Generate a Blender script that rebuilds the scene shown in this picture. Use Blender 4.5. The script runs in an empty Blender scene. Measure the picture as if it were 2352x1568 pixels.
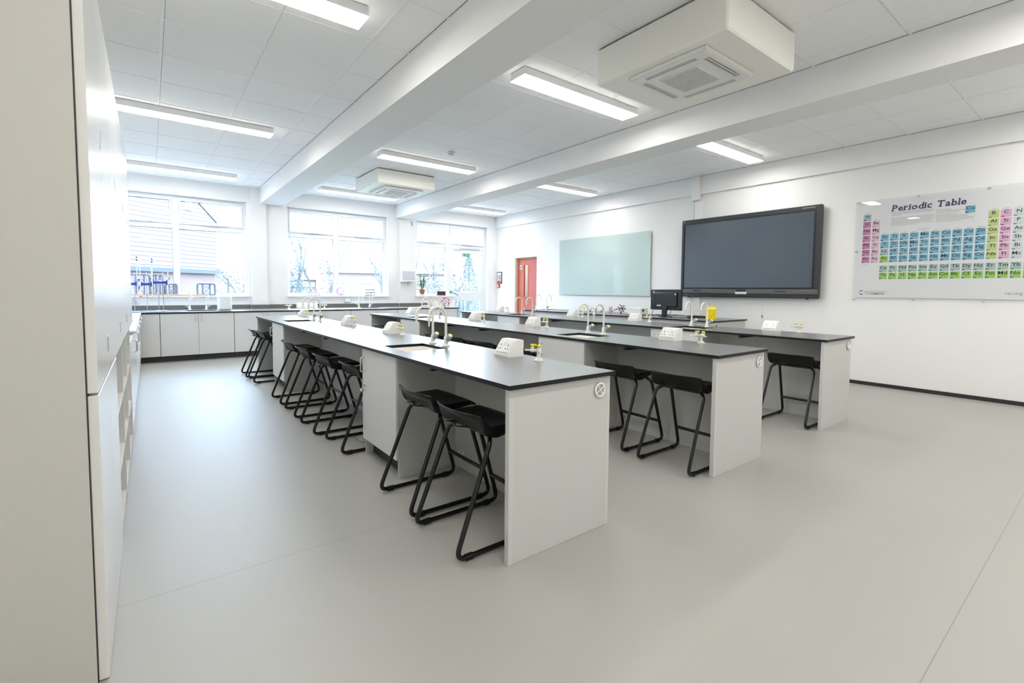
import bpy, math, random
from mathutils import Vector, Matrix
random.seed(7)
S = bpy.context.scene
COL = S.collection
PI = math.pi
sin, cos = math.sin, math.cos

# ------------------------------------------------------------------ camera
f_px, pitch, yaw, roll, pcx, pcy = 1094.3, .0557, .6623, .0092, 20.4, -56.6
cd = bpy.data.cameras.new('camera'); cam = bpy.data.objects.new('camera', cd); COL.objects.link(cam)
fw = Vector((sin(yaw)*cos(pitch), cos(yaw)*cos(pitch), -sin(pitch)))
rt = Vector((cos(yaw), -sin(yaw), 0)); up = rt.cross(fw)
ax = rt*cos(roll)+up*sin(roll); ay = -rt*sin(roll)+up*cos(roll)
M = Matrix((ax, ay, -fw)).transposed().to_4x4(); M.translation = (0, 0, 1.18)
cam.matrix_world = M
cd.sensor_width = 36; cd.lens = 36*f_px/2352
cd.shift_x = -pcx/2352; cd.shift_y = pcy/2352
cd.clip_start = .02; cd.clip_end = 600
S.camera = cam

# ------------------------------------------------------------------ world / exposure
w = bpy.data.worlds.new('world'); S.world = w; w.use_nodes = True
nt = w.node_tree; nt.nodes.clear()
bg = nt.nodes.new('ShaderNodeBackground'); out = nt.nodes.new('ShaderNodeOutputWorld')
bg.inputs[0].default_value = (.58, .78, 1, 1); bg.inputs[1].default_value = 5.6
nt.links.new(bg.outputs[0], out.inputs[0])
vs = S.view_settings; vs.view_transform = 'Standard'; vs.look = 'None'; vs.gamma = 1; vs.exposure = 2.0
vs.use_curve_mapping = False
LAMP = 7.3      # ceiling light emission strength

# ------------------------------------------------------------------ materials
def lin(c):
    return tuple(((v/255/12.92) if v/255 <= .04045 else ((v/255+.055)/1.055)**2.4) for v in c)+(1,)
def mat(name, rgb, rough=.5, metal=0, spec=.5, noise=0, nscale=20, bump=0, bscale=200, alpha=None, trans=0, emit=0, coat=0, ior=None):
    m = bpy.data.materials.new(name); m.use_nodes = True
    n = m.node_tree; b = n.nodes['Principled BSDF']
    c = lin(rgb) if max(rgb) > 1 else tuple(rgb)+(1,)
    b.inputs['Base Color'].default_value = c
    b.inputs['Roughness'].default_value = rough; b.inputs['Metallic'].default_value = metal
    b.inputs['Specular IOR Level'].default_value = spec
    b.inputs['Coat Weight'].default_value = coat
    if ior: b.inputs['IOR'].default_value = ior
    if trans: b.inputs['Transmission Weight'].default_value = trans
    if alpha is not None: b.inputs['Alpha'].default_value = alpha
    if emit: b.inputs['Emission Color'].default_value = c; b.inputs['Emission Strength'].default_value = emit
    tc = n.nodes.new('ShaderNodeTexCoord')
    if noise or True:
        nz = n.nodes.new('ShaderNodeTexNoise'); nz.inputs['Scale'].default_value = nscale; nz.inputs['Detail'].default_value = 4
        n.links.new(tc.outputs['Object'], nz.inputs['Vector'])
        mx = n.nodes.new('ShaderNodeMix'); mx.data_type = 'RGBA'
        k = max(noise, .01)
        mx.inputs[6].default_value = tuple(v*(1-k) for v in c[:3])+(1,)
        mx.inputs[7].default_value = tuple(min(1, v*(1+k)) for v in c[:3])+(1,)
        n.links.new(nz.outputs[0], mx.inputs[0]); n.links.new(mx.outputs[2], b.inputs['Base Color'])
    if bump:
        n2 = n.nodes.new('ShaderNodeTexNoise'); n2.inputs['Scale'].default_value = bscale
        n.links.new(tc.outputs['Object'], n2.inputs['Vector'])
        bp = n.nodes.new('ShaderNodeBump'); bp.inputs['Strength'].default_value = bump; bp.inputs['Distance'].default_value = .002
        n.links.new(n2.outputs[0], bp.inputs['Height']); n.links.new(bp.outputs[0], b.inputs['Normal'])
    return m
WALL = mat('wall_paint', (.83, .83, .825), .6, noise=.012, nscale=3)
CEIL = mat('ceiling_tile', (.90, .905, .91), .9, noise=.02, nscale=60, bump=.15)
BAR = mat('ceiling_bar', (.88, .89, .90), .5)
GAPM = mat('shadow_gap', (.12, .12, .12), .9)
FRAME = mat('window_frame_white', (.78, .80, .82), .35)
PANEL = mat('light_grey_laminate', (.54, .54, .525), .45, noise=.02, nscale=90)
DOORM = mat('cabinet_grey_laminate', (.70, .70, .695), .42, noise=.015, nscale=90)
EDGE = mat('panel_edge_band', (.565, .565, .55), .4)
CUPM = mat('cupboard_laminate', (.72, .715, .69), .24, noise=.01, nscale=60)
CUPG = mat('cupboard_side_laminate', (.54, .53, .49), .5, noise=.015, nscale=60)
TOP = mat('dark_grey_worktop', (.19, .197, .20), .27, spec=.6, noise=.05, nscale=300, bump=.03, bscale=500)
TOPE = mat('worktop_edge_black', (.008, .009, .012), .45, spec=.3)
PLINTH = mat('plinth_black', (.02, .021, .024), .5)
BLACKP = mat('black_plastic', (.004, .0042, .005), .36, spec=.28, noise=.05)
BLACKT = mat('black_tube', (.005, .005, .006), .22, spec=.45)
CERAM = mat('white_ceramic', (.82, .80, .74), .15, noise=.01)
TAPW = mat('tap_white_enamel', (.80, .80, .76), .22)
HANDG = mat('tap_handle_grey', (.33, .40, .44), .4)
CAPY = mat('tap_cap_yellow_green', (.72, .78, .30), .4)
WPLAS = mat('white_plastic', (.82, .82, .80), .3)
WPLA2 = mat('white_plastic_plate', (.86, .86, .85), .18)
YEL = mat('yellow_plastic', (.85, .68, .01), .35)
METAL = mat('brushed_steel', (.62, .62, .62), .28, metal=1)
CHROME = mat('chrome', (.7, .7, .7), .12, metal=1)
DARK = mat('dark_recess', (.03, .03, .03), .7)
GREYP = mat('grey_grille', (.22, .22, .23), .6)
SCREEN = mat('screen_glass_grey', (.055, .075, .098), .24, spec=.7)
TVB = mat('display_bezel', (.03, .032, .036), .35)
TVS = mat('display_shelf_grey', (.10, .10, .105), .35)
MONB = mat('monitor_black', (.010, .013, .020), .3)
GLASSB = mat('glass_board_mint', (.50, .62, .60), .06, spec=.7, noise=.01)
RED = mat('door_red', (.48, .095, .055), .5, noise=.03, nscale=8)
REDP = mat('red_plastic', (.6, .03, .03), .35)
OAK = mat('oak_lipping', (.50, .24, .07), .5, noise=.2, nscale=30)
GRN = mat('green_metal', (.01, .20, .11), .35)
SIGNG = mat('sign_green', (.03, .30, .17), .4)
BLUE = mat('sign_blue', (.03, .22, .60), .4)
TERRA = mat('terracotta', (.50, .17, .09), .7, noise=.1)
LEAF = mat('leaf_green', (.10, .26, .10), .5, noise=.2)
STEM = mat('plant_stem', (.13, .10, .07), .8)
WOOD = mat('pale_wood', (.72, .42, .20), .6, noise=.1, nscale=15)
CLAMPB = mat('clamp_blue', (.03, .06, .42), .35)
STANDB = mat('stand_base_enamel', (.45, .55, .85), .35)
ROD = mat('rod_steel', (.45, .47, .55), .25, metal=1)
TUBEW = mat('burette_white', (.85, .86, .88), .2)
JUG = mat('translucent_plastic', (.82, .87, .90), .25)
SLATE = mat('slate_black', (.02, .025, .04), .5)
ORED = mat('frame_red', (.55, .08, .05), .4)
BRICK = mat('brick_pale', (.135, .092, .085), .85, noise=.25, nscale=3)
ROOFT = mat('far_roof_tiles', (.11, .11, .12), .85, noise=.2, nscale=3)
BARK = mat('bark', (.085, .080, .078), .9, noise=.3, nscale=4)
IVY = mat('ivy_foliage', (.08, .10, .105), .9, noise=.4, nscale=4)
CONIF = mat('conifer_needles', (.11, .145, .15), .9, noise=.4, nscale=3)
BUSH = mat('bush_foliage', (.135, .142, .145), .9, noise=.4, nscale=3)
GRASS = mat('grass', (.06, .10, .055), .9, noise=.3, nscale=1)
RAIL = mat('railing_dark', (.03, .035, .05), .5)
INK = mat('ink_navy', (.035, .04, .16), .5)
INKG = mat('ink_grey', (.22, .22, .24), .6)
PAPER = mat('paper_white', (.80, .80, .82), .6)
LGREY = mat('light_grey_label', (.62, .63, .66), .5)
DGREYF = mat('rack_grey', (.20, .24, .32), .5)
ABLK = mat('atom_black', (.012, .012, .02), .3)
ARED = mat('atom_red', (.55, .03, .05), .3)
APUR = mat('atom_purple', (.42, .16, .38), .35)
AWHT = mat('atom_white', (.82, .82, .84), .3)
AGRN = mat('atom_green', (.04, .45, .10), .3)
AORG = mat('atom_orange', (.8, .30, .03), .3)
STICK = mat('stick_wood', (.66, .42, .24), .7)
GLASS = None
def glassmat(name, tint, fac=.92, rough=.0):
    m = bpy.data.materials.new(name); m.use_nodes = True; n = m.node_tree; n.nodes.clear()
    o = n.nodes.new('ShaderNodeOutputMaterial'); t = n.nodes.new('ShaderNodeBsdfTransparent'); g = n.nodes.new('ShaderNodeBsdfGlossy')
    t.inputs[0].default_value = tint+(1,); g.inputs['Roughness'].default_value = rough
    fr = n.nodes.new('ShaderNodeFresnel'); fr.inputs[0].default_value = 1.45
    ml = n.nodes.new('ShaderNodeMath'); ml.operation = 'MULTIPLY'; ml.inputs[1].default_value = fac
    mx = n.nodes.new('ShaderNodeMixShader')
    ge = n.nodes.new('ShaderNodeNewGeometry'); m2 = n.nodes.new('ShaderNodeMath'); m2.operation = 'SUBTRACT'; m2.inputs[0].default_value = 1
    n.links.new(ge.outputs['Backfacing'], m2.inputs[1]); m3 = n.nodes.new('ShaderNodeMath'); m3.operation = 'MULTIPLY'; n.links.new(ml.outputs[0], m3.inputs[0]); n.links.new(m2.outputs[0], m3.inputs[1])
    n.links.new(fr.outputs[0], ml.inputs[0]); n.links.new(m3.outputs[0], mx.inputs[0]); n.links.new(t.outputs[0], mx.inputs[1]); n.links.new(g.outputs[0], mx.inputs[2])
    n.links.new(mx.outputs[0], o.inputs[0]); return m
GLASS = glassmat('window_glass', (.97, .985, 1), .8)
ACRYL = glassmat('clear_acrylic', (.97, .975, .975), 1.2)
def lampmat(name, rgb, st):
    m = bpy.data.materials.new(name); m.use_nodes = True; n = m.node_tree; n.nodes.clear()
    o = n.nodes.new('ShaderNodeOutputMaterial'); e = n.nodes.new('ShaderNodeEmission'); e.inputs[0].default_value = rgb+(1,); e.inputs[1].default_value = st
    n.links.new(e.outputs[0], o.inputs[0]); return m
LEDM = lampmat('led_panel', (1, .965, .90), LAMP)
LEDR = lampmat('led_red', (1, .05, .02), 3)
def floormat():
    m = mat('vinyl_floor', (.385, .38, .357), .34, spec=.5, noise=.035, nscale=1.2, bump=.25, bscale=900)
    n = m.node_tree; b = n.nodes['Principled BSDF']
    src = b.inputs['Base Color'].links[0].from_socket
    tc = n.nodes.new('ShaderNodeTexCoord'); sp = n.nodes.new('ShaderNodeSeparateXYZ'); n.links.new(tc.outputs['Object'], sp.inputs[0])
    def mth(op, a, bv):
        q = n.nodes.new('ShaderNodeMath'); q.operation = op
        for i, v in enumerate((a, bv)):
            if isinstance(v, (int, float)): q.inputs[i].default_value = v
            else: n.links.new(v, q.inputs[i])
        return q.outputs[0]
    y = mth('SUBTRACT', sp.outputs[1], .34-1.9*3); y = mth('DIVIDE', y, 1.9); y = mth('FRACT', y, 0); y = mth('SUBTRACT', y, .5); y = mth('ABSOLUTE', y, 0)
    line = mth('GREATER_THAN', y, .5-.0011)
    # fine speckle of the vinyl
    v = n.nodes.new('ShaderNodeTexNoise'); v.inputs['Scale'].default_value = 420; n.links.new(tc.outputs['Object'], v.inputs['Vector'])
    mr = n.nodes.new('ShaderNodeMapRange'); mr.inputs[1].default_value = .3; mr.inputs[2].default_value = .7; mr.inputs[3].default_value = .94; mr.inputs[4].default_value = 1.05
    n.links.new(v.outputs[0], mr.inputs[0])
    # sparse scuffs
    s = n.nodes.new('ShaderNodeTexVoronoi'); s.inputs['Scale'].default_value = 2.3; n.links.new(tc.outputs['Object'], s.inputs['Vector'])
    sc = mth('LESS_THAN', s.outputs[0], .012)
    dk = mth('MULTIPLY', mth('SUBTRACT', 1, mth('MULTIPLY', line, .28)), mth('SUBTRACT', 1, mth('MULTIPLY', sc, .45)))
    dk = mth('MULTIPLY', dk, mr.outputs[0])
    vm = n.nodes.new('ShaderNodeVectorMath'); vm.operation = 'SCALE'; n.links.new(src, vm.inputs[0]); n.links.new(dk, vm.inputs['Scale'])
    n.links.new(vm.outputs[0], b.inputs['Base Color'])
    return m
FLOOR = floormat()
def tilehung():
    m = mat('hung_tiles', (.155, .122, .112), .8, noise=.1, nscale=2)
    n = m.node_tree; b = n.nodes['Principled BSDF']; src = b.inputs['Base Color'].links[0].from_socket
    tc = n.nodes.new('ShaderNodeTexCoord'); sp = n.nodes.new('ShaderNodeSeparateXYZ'); n.links.new(tc.outputs['Object'], sp.inputs[0])
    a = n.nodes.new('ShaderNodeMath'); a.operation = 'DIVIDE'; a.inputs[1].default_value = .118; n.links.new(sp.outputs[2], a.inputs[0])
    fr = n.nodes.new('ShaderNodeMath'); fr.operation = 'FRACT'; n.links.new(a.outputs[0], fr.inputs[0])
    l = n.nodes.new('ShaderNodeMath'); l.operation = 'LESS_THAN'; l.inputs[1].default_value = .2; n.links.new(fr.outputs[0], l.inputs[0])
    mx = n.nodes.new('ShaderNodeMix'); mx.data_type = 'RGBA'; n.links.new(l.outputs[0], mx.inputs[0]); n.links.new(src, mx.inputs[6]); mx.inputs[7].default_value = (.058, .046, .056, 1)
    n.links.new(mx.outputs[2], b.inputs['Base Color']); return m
TILEH = tilehung()

# ------------------------------------------------------------------ mesh helpers
class MB:
    def __init__(s): s.v = []; s.f = []; s.m = []; s.sm = []; s.mi = 0
    def add(s, vs, fs, smooth=False):
        o = len(s.v); s.v += [tuple(v) for v in vs]
        for f in fs: s.f.append([i+o for i in f]); s.m.append(s.mi); s.sm.append(smooth)
        return s
    def box(s, x0, x1, y0, y1, z0, z1):
        vs = [(x0, y0, z0), (x1, y0, z0), (x1, y1, z0), (x0, y1, z0), (x0, y0, z1), (x1, y0, z1), (x1, y1, z1), (x0, y1, z1)]
        return s.add(vs, [(3, 2, 1, 0), (4, 5, 6, 7), (0, 1, 5, 4), (1, 2, 6, 5), (2, 3, 7, 6), (3, 0, 4, 7)])
    def bbox(s, x0, x1, y0, y1, z0, z1, b=.004):
        # box with chamfered edges
        b = min(b, (x1-x0)*.45, (y1-y0)*.45, (z1-z0)*.45)
        vs = []; idx = {}
        for i, x in enumerate((x0, x1)):
            for j, y in enumerate((y0, y1)):
                for k, z in enumerate((z0, z1)):
                    sx, sy, sz = (b if i == 0 else -b), (b if j == 0 else -b), (b if k == 0 else -b)
                    for a, p in enumerate(((x, y+sy, z+sz), (x+sx, y, z+sz), (x+sx, y+sy, z))):
                        idx[(i, j, k, a)] = len(vs); vs.append(p)
        F = []
        I = lambda *t: idx[t]
        for i in (0, 1): F.append([I(i, 0, 0, 0), I(i, 1, 0, 0), I(i, 1, 1, 0), I(i, 0, 1, 0)][::(1 if i else -1)])
        for j in (0, 1): F.append([I(0, j, 0, 1), I(1, j, 0, 1), I(1, j, 1, 1), I(0, j, 1, 1)][::(-1 if j else 1)])
        for k in (0, 1): F.append([I(0, 0, k, 2), I(1, 0, k, 2), I(1, 1, k, 2), I(0, 1, k, 2)][::(1 if k else -1)])
        for i in (0, 1):
            for j in (0, 1):
                F.append([I(i, j, 0, 0), I(i, j, 1, 0), I(i, j, 1, 1), I(i, j, 0, 1)][::(1 if i == j else -1)][::-1])
                F.append([I(i, 0, j, 0), I(i, 1, j, 0), I(i, 1, j, 2), I(i, 0, j, 2)][::(1 if i == j else -1)])
                F.append([I(0, i, j, 1), I(1, i, j, 1), I(1, i, j, 2), I(0, i, j, 2)][::(-1 if i == j else 1)])
        for i in (0, 1):
            for j in (0, 1):
                for k in (0, 1): F.append([I(i, j, k, 0), I(i, j, k, 1), I(i, j, k, 2)][::(1 if (i+j+k) % 2 else -1)])
        return s.add(vs, F)
    def tube(s, pts, r, n=10, closed=False, caps=True):
        pts = [Vector(p) for p in pts]; rs = r if isinstance(r, (list, tuple)) else [r]*len(pts)
        N = len(pts); rings = []; prev = None
        for i, p in enumerate(pts):
            if closed: t = (pts[(i+1) % N]-pts[i-1])
            else: t = pts[min(i+1, N-1)]-pts[max(i-1, 0)]
            t.normalize()
            if prev is None:
                u = t.cross(Vector((0, 0, 1)))
                if u.length < 1e-3: u = t.cross(Vector((1, 0, 0)))
            else:
                u = prev-t*prev.dot(t)
                if u.length < 1e-6: u = t.cross(Vector((0, 1, 0)))
            u.normalize(); prev = u; v = t.cross(u)
            rings.append([p+u*(rs[i]*cos(2*PI*k/n))+v*(rs[i]*sin(2*PI*k/n)) for k in range(n)])
        vs = [v for R in rings for v in R]; F = []
        for i in range(N if closed else N-1):
            j = (i+1) % N
            for k in range(n):
                l = (k+1) % n; F.append((i*n+k, i*n+l, j*n+l, j*n+k))
        s.add(vs, F, True)
        if caps and not closed:
            s.add(rings[0], [tuple(range(n))[::-1]]); s.add(rings[-1], [tuple(range(n))])
        return s
    def lathe(s, prof, c=(0, 0, 0), n=20, axis='z', smooth=True):
        vs = []
        for r, h in prof:
            for k in range(n):
                a = 2*PI*k/n
                p = (r*cos(a), r*sin(a), h)
                if axis == 'x': p = (p[2], p[0], p[1])
                elif axis == 'y': p = (p[1], p[2], p[0])
                vs.append((p[0]+c[0], p[1]+c[1], p[2]+c[2]))
        F = []
        for i in range(len(prof)-1):
            for k in range(n):
                l = (k+1) % n; F.append((i*n+k, i*n+l, (i+1)*n+l, (i+1)*n+k))
        F.append(tuple(range(n))[::-1]); F.append(tuple(range((len(prof)-1)*n, len(prof)*n)))
        return s.add(vs, F, smooth)
    def sphere(s, c, r, n=8, m=6):
        prof = [(max(r*sin(PI*i/m), r*.02), -r*cos(PI*i/m)) for i in range(m+1)]
        return s.lathe(prof, c, n)
    def prism(s, poly, h0, h1, axis='z'):
        # poly in 2D, extruded along axis between h0, h1
        def P(a, b, h): return {'z': (a, b, h), 'y': (a, h, b), 'x': (h, a, b)}[axis]
        n = len(poly); vs = [P(a, b, h0) for a, b in poly]+[P(a, b, h1) for a, b in poly]
        F = [tuple(range(n))[::-1], tuple(range(n, 2*n))]+[(i, (i+1) % n, n+(i+1) % n, n+i) for i in range(n)]
        return s.add(vs, F)
    def build(s, name, mats, parent=None, smooth=None):
        me = bpy.data.meshes.new(name); me.from_pydata(s.v, [], s.f); me.update()
        if not isinstance(mats, (list, tuple)): mats = [mats]
        for m in mats: me.materials.append(m)
        me.polygons.foreach_set('material_index', s.m)
        me.polygons.foreach_set('use_smooth', [bool(x) for x in s.sm] if smooth is None else [smooth]*len(s.f))
        me.update()
        import bmesh
        bm = bmesh.new(); bm.from_mesh(me); bmesh.ops.recalc_face_normals(bm, faces=bm.faces); bm.to_mesh(me); bm.free()
        o = bpy.data.objects.new(name, me); COL.objects.link(o)
        if parent: o.parent = parent
        return o
def B(x0, x1, y0, y1, z0, z1): return MB().box(x0, x1, y0, y1, z0, z1)
def BB(x0, x1, y0, y1, z0, z1, b=.003): return MB().bbox(x0, x1, y0, y1, z0, z1, b)
def thing(name, label, cat, loc=(0, 0, 0), rz=0, group=None):
    o = bpy.data.objects.new(name, None); COL.objects.link(o); o.location = loc; o.rotation_euler = (0, 0, rz)
    o.empty_display_size = .1
    return tag(o, label, cat, group)
def tag(o, label, cat, group=None, kind=None):
    o['label'] = label; o['category'] = cat
    if group: o['group'] = group
    if kind: o['kind'] = kind
    return o
def struct(name, mb, m, parent=None):
    o = mb.build(name, m, parent)
    if not parent: o['kind'] = 'structure'
    return o
def dup(root, loc, label, rz=0, group=None):
    r = root.copy(); COL.objects.link(r); r.location = loc; r.rotation_euler = (0, 0, rz); r['label'] = label
    if group: r['group'] = group
    for c in list(root.children):
        d = c.copy(); COL.objects.link(d); d.parent = r
        for g in list(c.children):
            e = g.copy(); COL.objects.link(e); e.parent = d
    return r
def arc(c, r, a0, a1, n, plane='xz'):
    o = []
    for i in range(n+1):
        a = a0+(a1-a0)*i/n; u, v = r*cos(a), r*sin(a)
        o.append({'xz': (c[0]+u, c[1], c[2]+v), 'yz': (c[0], c[1]+u, c[2]+v), 'xy': (c[0]+u, c[1]+v, c[2])}[plane])
    return o
def fillet(pts, r, n=5, closed=False):
    # polyline with rounded corners
    P = [Vector(p) for p in pts]; N = len(P); o = []
    for i in range(N):
        if not closed and i in (0, N-1): o.append(P[i]); continue
        a, b, c = P[i-1], P[i], P[(i+1) % N]
        d1 = (a-b); d2 = (c-b); rr = min(r, d1.length*.48, d2.length*.48); d1.normalize(); d2.normalize()
        p, q = b+d1*rr, b+d2*rr
        for k in range(n+1):
            t = k/n; o.append(p*(1-t)**2+b*2*t*(1-t)+q*t*t)
    return o
def plate(x0, x1, y0, y1, z0, z1, holes, mi_side=1):
    # slab with rectangular holes cut through it; sides use material 1
    xs = sorted({x0, x1}|{h[0] for h in holes}|{h[1] for h in holes}); ys = sorted({y0, y1}|{h[2] for h in holes}|{h[3] for h in holes})
    m = MB()
    def solid(i, j):
        if not (0 <= i < len(xs)-1 and 0 <= j < len(ys)-1): return False
        cx, cy = (xs[i]+xs[i+1])/2, (ys[j]+ys[j+1])/2
        return not any(h[0] < cx < h[1] and h[2] < cy < h[3] for h in holes)
    for i in range(len(xs)-1):
        for j in range(len(ys)-1):
            if not solid(i, j): continue
            a, b, c, d = xs[i], xs[i+1], ys[j], ys[j+1]
            m.mi = 0
            m.add([(a, c, z1), (b, c, z1), (b, d, z1), (a, d, z1)], [(0, 1, 2, 3)]); m.add([(a, c, z0), (b, c, z0), (b, d, z0), (a, d, z0)], [(3, 2, 1, 0)])
            m.mi = mi_side
            if not solid(i-1, j): m.add([(a, c, z0), (a, d, z0), (a, d, z1), (a, c, z1)], [(0, 1, 2, 3)])
            if not solid(i+1, j): m.add([(b, c, z0), (b, d, z0), (b, d, z1), (b, c, z1)], [(3, 2, 1, 0)])
            if not solid(i, j-1): m.add([(a, c, z0), (b, c, z0), (b, c, z1), (a, c, z1)], [(3, 2, 1, 0)])
            if not solid(i, j+1): m.add([(a, d, z0), (b, d, z0), (b, d, z1), (a, d, z1)], [(0, 1, 2, 3)])
    return m

# ------------------------------------------------------------------ room shell
ZC, ZB = 3.086, 2.793
XL, XR, YN, YW, YB = -.74, 7.283, -3.2, 10.39, -3.2
XB = 7.235           # face of the boxed-in beam along the right wall
struct('floor', B(XL-.2, XR+.2, YN-.2, YW+.35, -.12, 0), FLOOR)
struct('ceiling', B(XL-.2, XR+.2, YN-.2, YW+.35, ZC, ZC+.1), CEIL)
# ceiling grid bars (per bay), one trim
g = MB()
bays = [((XL, 1.722), [-.515, .125, .767, 1.40]), ((2.126, 4.476), [2.435, 3.055, 3.675, 4.295]), ((4.831, XB), [5.12, 5.735, 6.345, 6.93])]
for (a, b), xs in bays:
    for x in xs: g.box(x-.011, x+.011, YN, YW, ZC-.004, ZC+.001)
    y = 1.10-.65*6
    while y < YW:
        if y > YN: g.box(a, b, y-.009, y+.009, ZC-.0035, ZC+.001)
        y += .65
    for x in (a, b): g.box(x-.013, x+.013, YN, YW, ZC-.006, ZC+.001)
struct('trim_1', g, BAR)
# thin dark strips painting in shadow lines beside the bars, darker along the beams
g = MB()
for (a, b), xs in bays:
    for x in xs:
        g.box(x+.0115, x+.0135, YN, YW, ZC-.0015, ZC+.001)
    y = 1.10-.65*6
    while y < YW:
        if y > YN:
            g.box(a, b, y+.0095, y+.0120, ZC-.0015, ZC+.001)
        y += .65
struct('trim_9', g, mat('tile_shadow_line', (.22, .22, .23), .9))
g = MB()
for (a, b), xs in bays:
    for x, d in ((a, .0145), (b, -.0145)): g.box(x+d-.002, x+d+.002, YN, YW, ZC-.003, ZC+.001)
struct('trim_2', g, GAPM)  # dark strips standing in for the shade where beams meet the ceiling
bm_ = MB()
struct('beam_left', B(1.722, 2.126, YN, YW+.02, ZB, ZC-.0065), WALL)
struct('beam_right', B(4.476, 4.831, YN, YW+.02, ZB, ZC-.0065), WALL)
# walls
struct('wall_left', B(XL-.15, XL, YN, YW+.3, 0, ZC), WALL)
struct('wall_back', B(XL-.15, XR+.15, YN-.15, YN, 0, ZC), WALL)
# right wall with the door recess
DY0, DY1, DZ = 8.746, 9.60, 1.985
rw = MB()
rw.box(XR, XR+.14, YN, DY0, 0, ZC).box(XR, XR+.14, DY1, YW+.3, 0, ZC).box(XR, XR+.14, DY0, DY1, DZ, ZC)
struct('wall_right', rw, WALL)
struct('beam_wall', B(XB, XR-.001, YN, YW-.001, 2.793, ZC-.0065), WALL)
# window wall: openings (x0,x1,z0)
SILL = 1.03; HEAD = 2.80
W1 = (-.70, 1.50); W2 = (2.20, 4.28); W3 = (4.97, 7.0)
ww = MB(); T = .30
ww.box(XL-.15, W1[0], YW, YW+T, 0, HEAD).box(W1[1], W2[0], YW, YW+T, 0, HEAD).box(W2[1], W3[0], YW, YW+T, 0, HEAD).box(W3[1], XR, YW, YW+T, 0, HEAD)
for a, b in (W1, W2): ww.box(a, b, YW, YW+T, 0, SILL-.03)
ww.box(W3[0], 5.90, YW, YW+T, 0, SILL-.03)
ww.box(XL-.15, XR, YW, YW+T, HEAD, ZC)
struct('wall_window_side', ww, WALL)
struct('column_1', MB().box(1.56, 1.818, YW-.05, YW-.001, .95, ZC-.0065).box(1.545, 1.835, YW-.065, YW-.001, .86, .95).box(1.56, 1.818, YW-.05, YW-.001, 0, .86), WALL)
struct('column_2', B(4.55, 4.82, YW-.05, YW-.001, 0, ZB), WALL)
struct('baseboard_right', MB().box(XR-.012, XR-.001, YN, DY0-.01, 0, .045).box(XR-.012, XR-.001, DY1+.01, YW, 0, .045), PLINTH)
# pilaster / trunking on the right wall
struct('trim_3', MB().bbox(XB-.055, XB-.001, 4.47, 4.62, 2.70, ZC-.008, .004), WALL)
struct('trim_4', MB().box(XR-.03, XR-.001, 4.45, 4.60, .046, 2.69).box(XR-.045, XR-.001, 4.605, 4.63, .046, 2.69), WALL)

# ------------------------------------------------------------------ windows
def window(name, x0, x1, mull, door=None):
    y0, y1 = YW+.13, YW+.20
    m = MB(); f = .055
    zt = 2.26; zb = SILL
    xr_ = x1
    m.bbox(x0, x0+f, y0, y1, zb, HEAD, .006).bbox(x1-f, x1, y0, y1, 0.01 if door else zb, HEAD, .006).bbox(x0+f, x1-f, y0, y1, HEAD-f, HEAD, .006)
    m.bbox(mull-.05, mull+.05, y0-.01, y1, 0.01 if door else zb, HEAD-f, .006)
    m.bbox(x0+f, mull-.05, y0, y1, zt-.045, zt+.045, .006).bbox(mull+.05, x1-f, y0, y1, zt-.045, zt+.045, .006)
    m.bbox(x0+f, mull-.05, y0, y1, zb, zb+f, .006)
    if not door: m.bbox(mull+.05, x1-f, y0, y1, zb, zb+f, .006)
    # opening top lights have their own sash
    for a, b in ((x0+f, mull-.05), (mull+.05, x1-f)):
        for q in ((a, a+.03, zt+.045, HEAD-f), (b-.03, b, zt+.045, HEAD-f), (a+.03, b-.03, HEAD-f-.03, HEAD-f), (a+.03, b-.03, zt+.045, zt+.075)):
            m.bbox(q[0], q[1], y0-.02, y0+.03, q[2], q[3], .004)
    fr = m.build(name, FRAME); fr['kind'] = 'structure'
    gl = MB(); ga = YW+.165
    for a, b in ((x0+f+.03, mull-.08), (mull+.08, x1-f-.03)): gl.box(a, b, ga, ga+.006, zt+.075, HEAD-f-.03)
    gl.box(x0+f, mull-.05, ga, ga+.006, zb+f, zt-.045)
    if not door: gl.box(mull+.05, x1-f, ga, ga+.006, zb+f, zt-.045)
    gl.build('window_pane', GLASS, fr)
    sl = MB(); e_ = .004
    pn_ = [(a, b, zt+.075, HEAD-f-.03) for a, b in ((x0+f+.03, mull-.08), (mull+.08, x1-f-.03))]+[(x0+f, mull-.05, zb+f, zt-.045)]+([] if door else [(mull+.05, x1-f, zb+f, zt-.045)])
    for a, b, c, d in pn_:
        for q in ((a, a+e_, c, d), (b-e_, b, c, d), (a+e_, b-e_, d-e_*1.6, d), (a+e_, b-e_, c, c+e_)): sl.box(q[0], q[1], ga-.012, ga-.0005, q[2], q[3])
    sl.build('window_seal', DARK, fr)
    for a, b in ((x0+f, mull-.05), (mull+.05, x1-f)):
        c = (a+b)/2+.05
        MB().bbox(c-.08, c+.05, y0-.05, y0-.018, zt+.045, zt+.07, .006).tube([(c-.22, y0-.03, zt+.05), (c+.2, y0-.03, zt+.055)], .007, 6).build('window_stay', LGREY, fr)
    return fr
window('window_1', W1[0], W1[1], .40); window('window_2', W2[0], W2[1], 3.17); w3 = window('window_3', W3[0], W3[1], 5.87, True)
struct('trim_5', BB(W1[0], W1[1]+.02, YW-.035, YW+.13, SILL-.03, SILL, .004), FRAME)
struct('trim_6', BB(W2[0]-.02, W2[1]+.02, YW-.035, YW+.13, SILL-.03, SILL, .004), FRAME)
struct('trim_7', BB(W3[0]-.02, 6.02, YW-.035, YW+.13, SILL-.03, SILL, .004), FRAME)
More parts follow.
